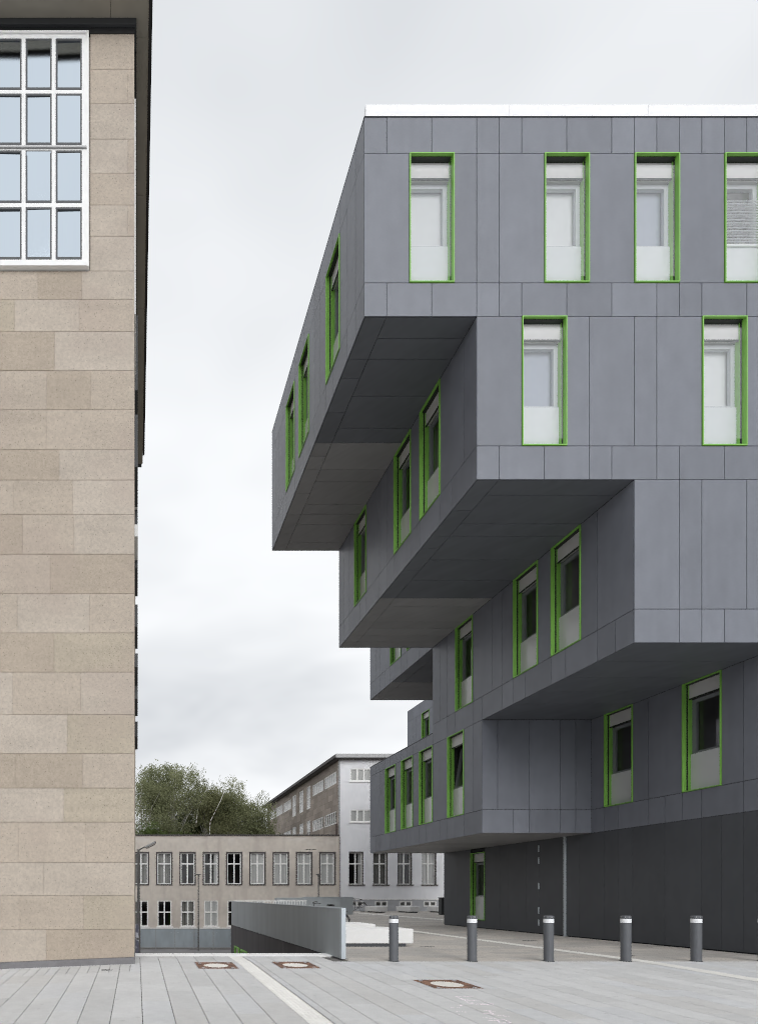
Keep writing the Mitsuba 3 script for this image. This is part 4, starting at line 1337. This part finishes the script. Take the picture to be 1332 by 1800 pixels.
def leaves(centres, per, spread, size, droop, rng):
    """Small leaf quads in hanging strands round the given points."""
    n = len(centres) * per
    base = np.repeat(centres, per, axis=0)
    k = np.tile(np.arange(per), len(centres)) / per
    off = rng.normal(0, 1, (n, 3)) * spread * np.array([1, 1, .55])
    c = base + off
    c[:, 2] -= droop * rng.random(n) * rng.random(n) * 2.0
    a = rng.normal(0, 1, (n, 3))
    a[:, 2] -= .9
    a /= np.linalg.norm(a, axis=1, keepdims=True)
    b = np.cross(a, rng.normal(0, 1, (n, 3)))
    b /= np.linalg.norm(b, axis=1, keepdims=True) + 1e-9
    s = size * (.6 + .8 * rng.random((n, 1)))
    v = np.stack([c + a * s, c + b * s * .45, c - a * s, c - b * s * .45], 1).reshape(-1, 3)
    q = np.arange(n)[:, None] * 4
    f = np.vstack([q + [0, 1, 2], q + [0, 2, 3]])
    return trimesh.Trimesh(v, f, process=False)


def strands(centres, per, length, spread, size, rng):
    """Leaves along thin hanging twigs."""
    out = []
    for c in centres:
        k = per
        top = c + rng.normal(0, 1, (k, 3)) * spread * np.array([1, 1, .6])
        L = length * (.35 + .9 * rng.random(k))
        m = 9
        tt = (np.arange(m) + rng.random((k, m))) / m
        sway = rng.normal(0, .30, (k, 1, 2)) * tt[..., None]
        p = np.empty((k, m, 3))
        p[..., :2] = top[:, None, :2] + sway * L[:, None, None] + rng.normal(0, .11, (k, m, 2))
        p[..., 2] = top[:, None, 2] - tt ** 1.3 * L[:, None]
        out.append(p.reshape(-1, 3))
    c = np.vstack(out)
    n = len(c)
    a = rng.normal(0, 1, (n, 3))
    a[:, 2] -= .8
    a /= np.linalg.norm(a, axis=1, keepdims=True)
    b = np.cross(a, rng.normal(0, 1, (n, 3)))
    b /= np.linalg.norm(b, axis=1, keepdims=True) + 1e-9
    s = size * (.6 + .8 * rng.random((n, 1)))
    v = np.stack([c + a * s, c + b * s * .5, c - a * s, c - b * s * .5], 1).reshape(-1, 3)
    q = np.arange(n)[:, None] * 4
    return trimesh.Trimesh(v, np.vstack([q + [0, 1, 2], q + [0, 2, 3]]), process=False)


def tree(label, x, y, base, top, rad, low, seed, leaf_mat, bark, clumps=70, per=12, spread=.45, size=.1, droop=1.0, lean=0.0, pale_limbs=()):
    t = thing('birch_tree' if bark == 'bark_white' else 'tree', label, 'tree', 'trees behind the beige building')
    rng = np.random.default_rng(seed)
    h = top - base
    n = 12
    zz = np.linspace(base, top - h * .12, n)
    w = np.cumsum(rng.normal(0, .09, (n, 2)), axis=0)
    pts = np.stack([x + w[:, 0] + lean * np.linspace(0, 1, n) ** 1.4, y + w[:, 1], zz], 1)
    add('trunk', tube(pts, np.linspace(.011 * h + .04, .03, n), 9), bark, t, smooth=60)
    zl = base + h * low
    zc, hz = (zl + top) / 2, (top - zl) / 2
    cs, limbs = [], []
    lobes = [(rng.uniform(0, 2 * np.pi), rng.uniform(-.7, .75), rng.uniform(.35, .6)) for _ in range(9)]
    while len(cs) < clumps:
        a, u, q = lobes[rng.integers(0, len(lobes))]
        wd = math.sqrt(max(0.05, 1 - (u * .9) ** 2))
        c = np.array([math.cos(a) * wd * .62, math.sin(a) * wd * .62, u * .8])
        d = rng.normal(0, 1, 3)
        d *= q * rng.random() ** .45 / np.linalg.norm(d)
        c = c + d
        if np.linalg.norm(c) > 1.02: continue
        tl = (c[2] + 1) / 2
        cs.append(np.array([x + lean * tl, y, zc]) + c * [rad, rad, hz])
    for q in range(22):
        c = cs[rng.integers(0, clumps)]
        u = np.clip((c[2] - base) / h - .10 - .10 * rng.random(), .15, .93)
        p0 = np.array([np.interp(u, np.linspace(0, 1, n), pts[:, k]) for k in range(3)])
        mid = (p0 + c) / 2 + rng.normal(0, .15, 3) + [0, 0, .25]
        limbs.append(tube([p0, mid, c], [.055 * (1.25 - u), .035 * (1.25 - u), .012], 6))
    for pl in pale_limbs:
        limbs.append(tube(pl, np.linspace(.045, .02, len(pl)), 7))
    add('limbs', J(*limbs), bark, t, smooth=60)
    add('crown', strands(cs, per, droop, spread, size, rng), leaf_mat, t)
    return t


tree('airy birch at the left edge, half hidden by the stone building', .5, 57.0, STREET, 15.0, 3.0, .45, 1, 'leaf_birch', 'bark_white', 80, 12, .45, .075, 1.2)
tree('tallest birch with white trunk above the beige roof', 3.6, 57.5, STREET, 16.2, 3.9, .42, 2, 'leaf_birch', 'bark_white', 170, 26, .44, .08, .9)
tree('middle birch with pale leaning limbs above the beige roof', 7.0, 58.5, STREET, 14.2, 3.3, .40, 3, 'leaf_olive', 'bark_white', 150, 26, .42, .08, 1.1, lean=.6,
     pale_limbs=[[(4.1, 55.7, 7.0), (5.0, 55.7, 9.0), (6.3, 55.7, 11.0), (7.0, 55.7, 11.8)], [(7.2, 55.7, 6.6), (7.3, 55.7, 8.6), (8.3, 55.7, 10.6), (8.7, 55.7, 11.6)], [(5.9, 55.7, 8.3), (6.1, 55.7, 10.0), (6.6, 55.7, 11.2)]])
tree('rightmost weeping birch beside the brown wing', 11.3, 58.5, STREET, 15.0, 2.8, .38, 4, 'leaf_birch', 'bark_white', 170, 28, .42, .08, 1.5)
tree('bushy fresh green tree low at the left behind the beige roof', 2.4, 55.5, STREET, 8.9, 3.4, .35, 5, 'leaf_bright', 'bark_dark', 120, 26, .5, .10, .6)
tree('dense deep green tree behind the middle birch', 6.2, 62.5, STREET, 11.2, 4.0, .35, 6, 'leaf_deep', 'bark_dark', 170, 28, .55, .11, .7)
tree('dense deep green tree behind the rightmost birch', 10.6, 62.0, STREET, 10.9, 3.9, .35, 7, 'leaf_deep', 'bark_dark', 170, 28, .55, .11, .7)
tree('dark green tree far left behind the airy birch', -.6, 62.0, STREET, 9.8, 3.4, .35, 8, 'leaf_deep', 'bark_dark', 100, 22, .55, .11, .6)
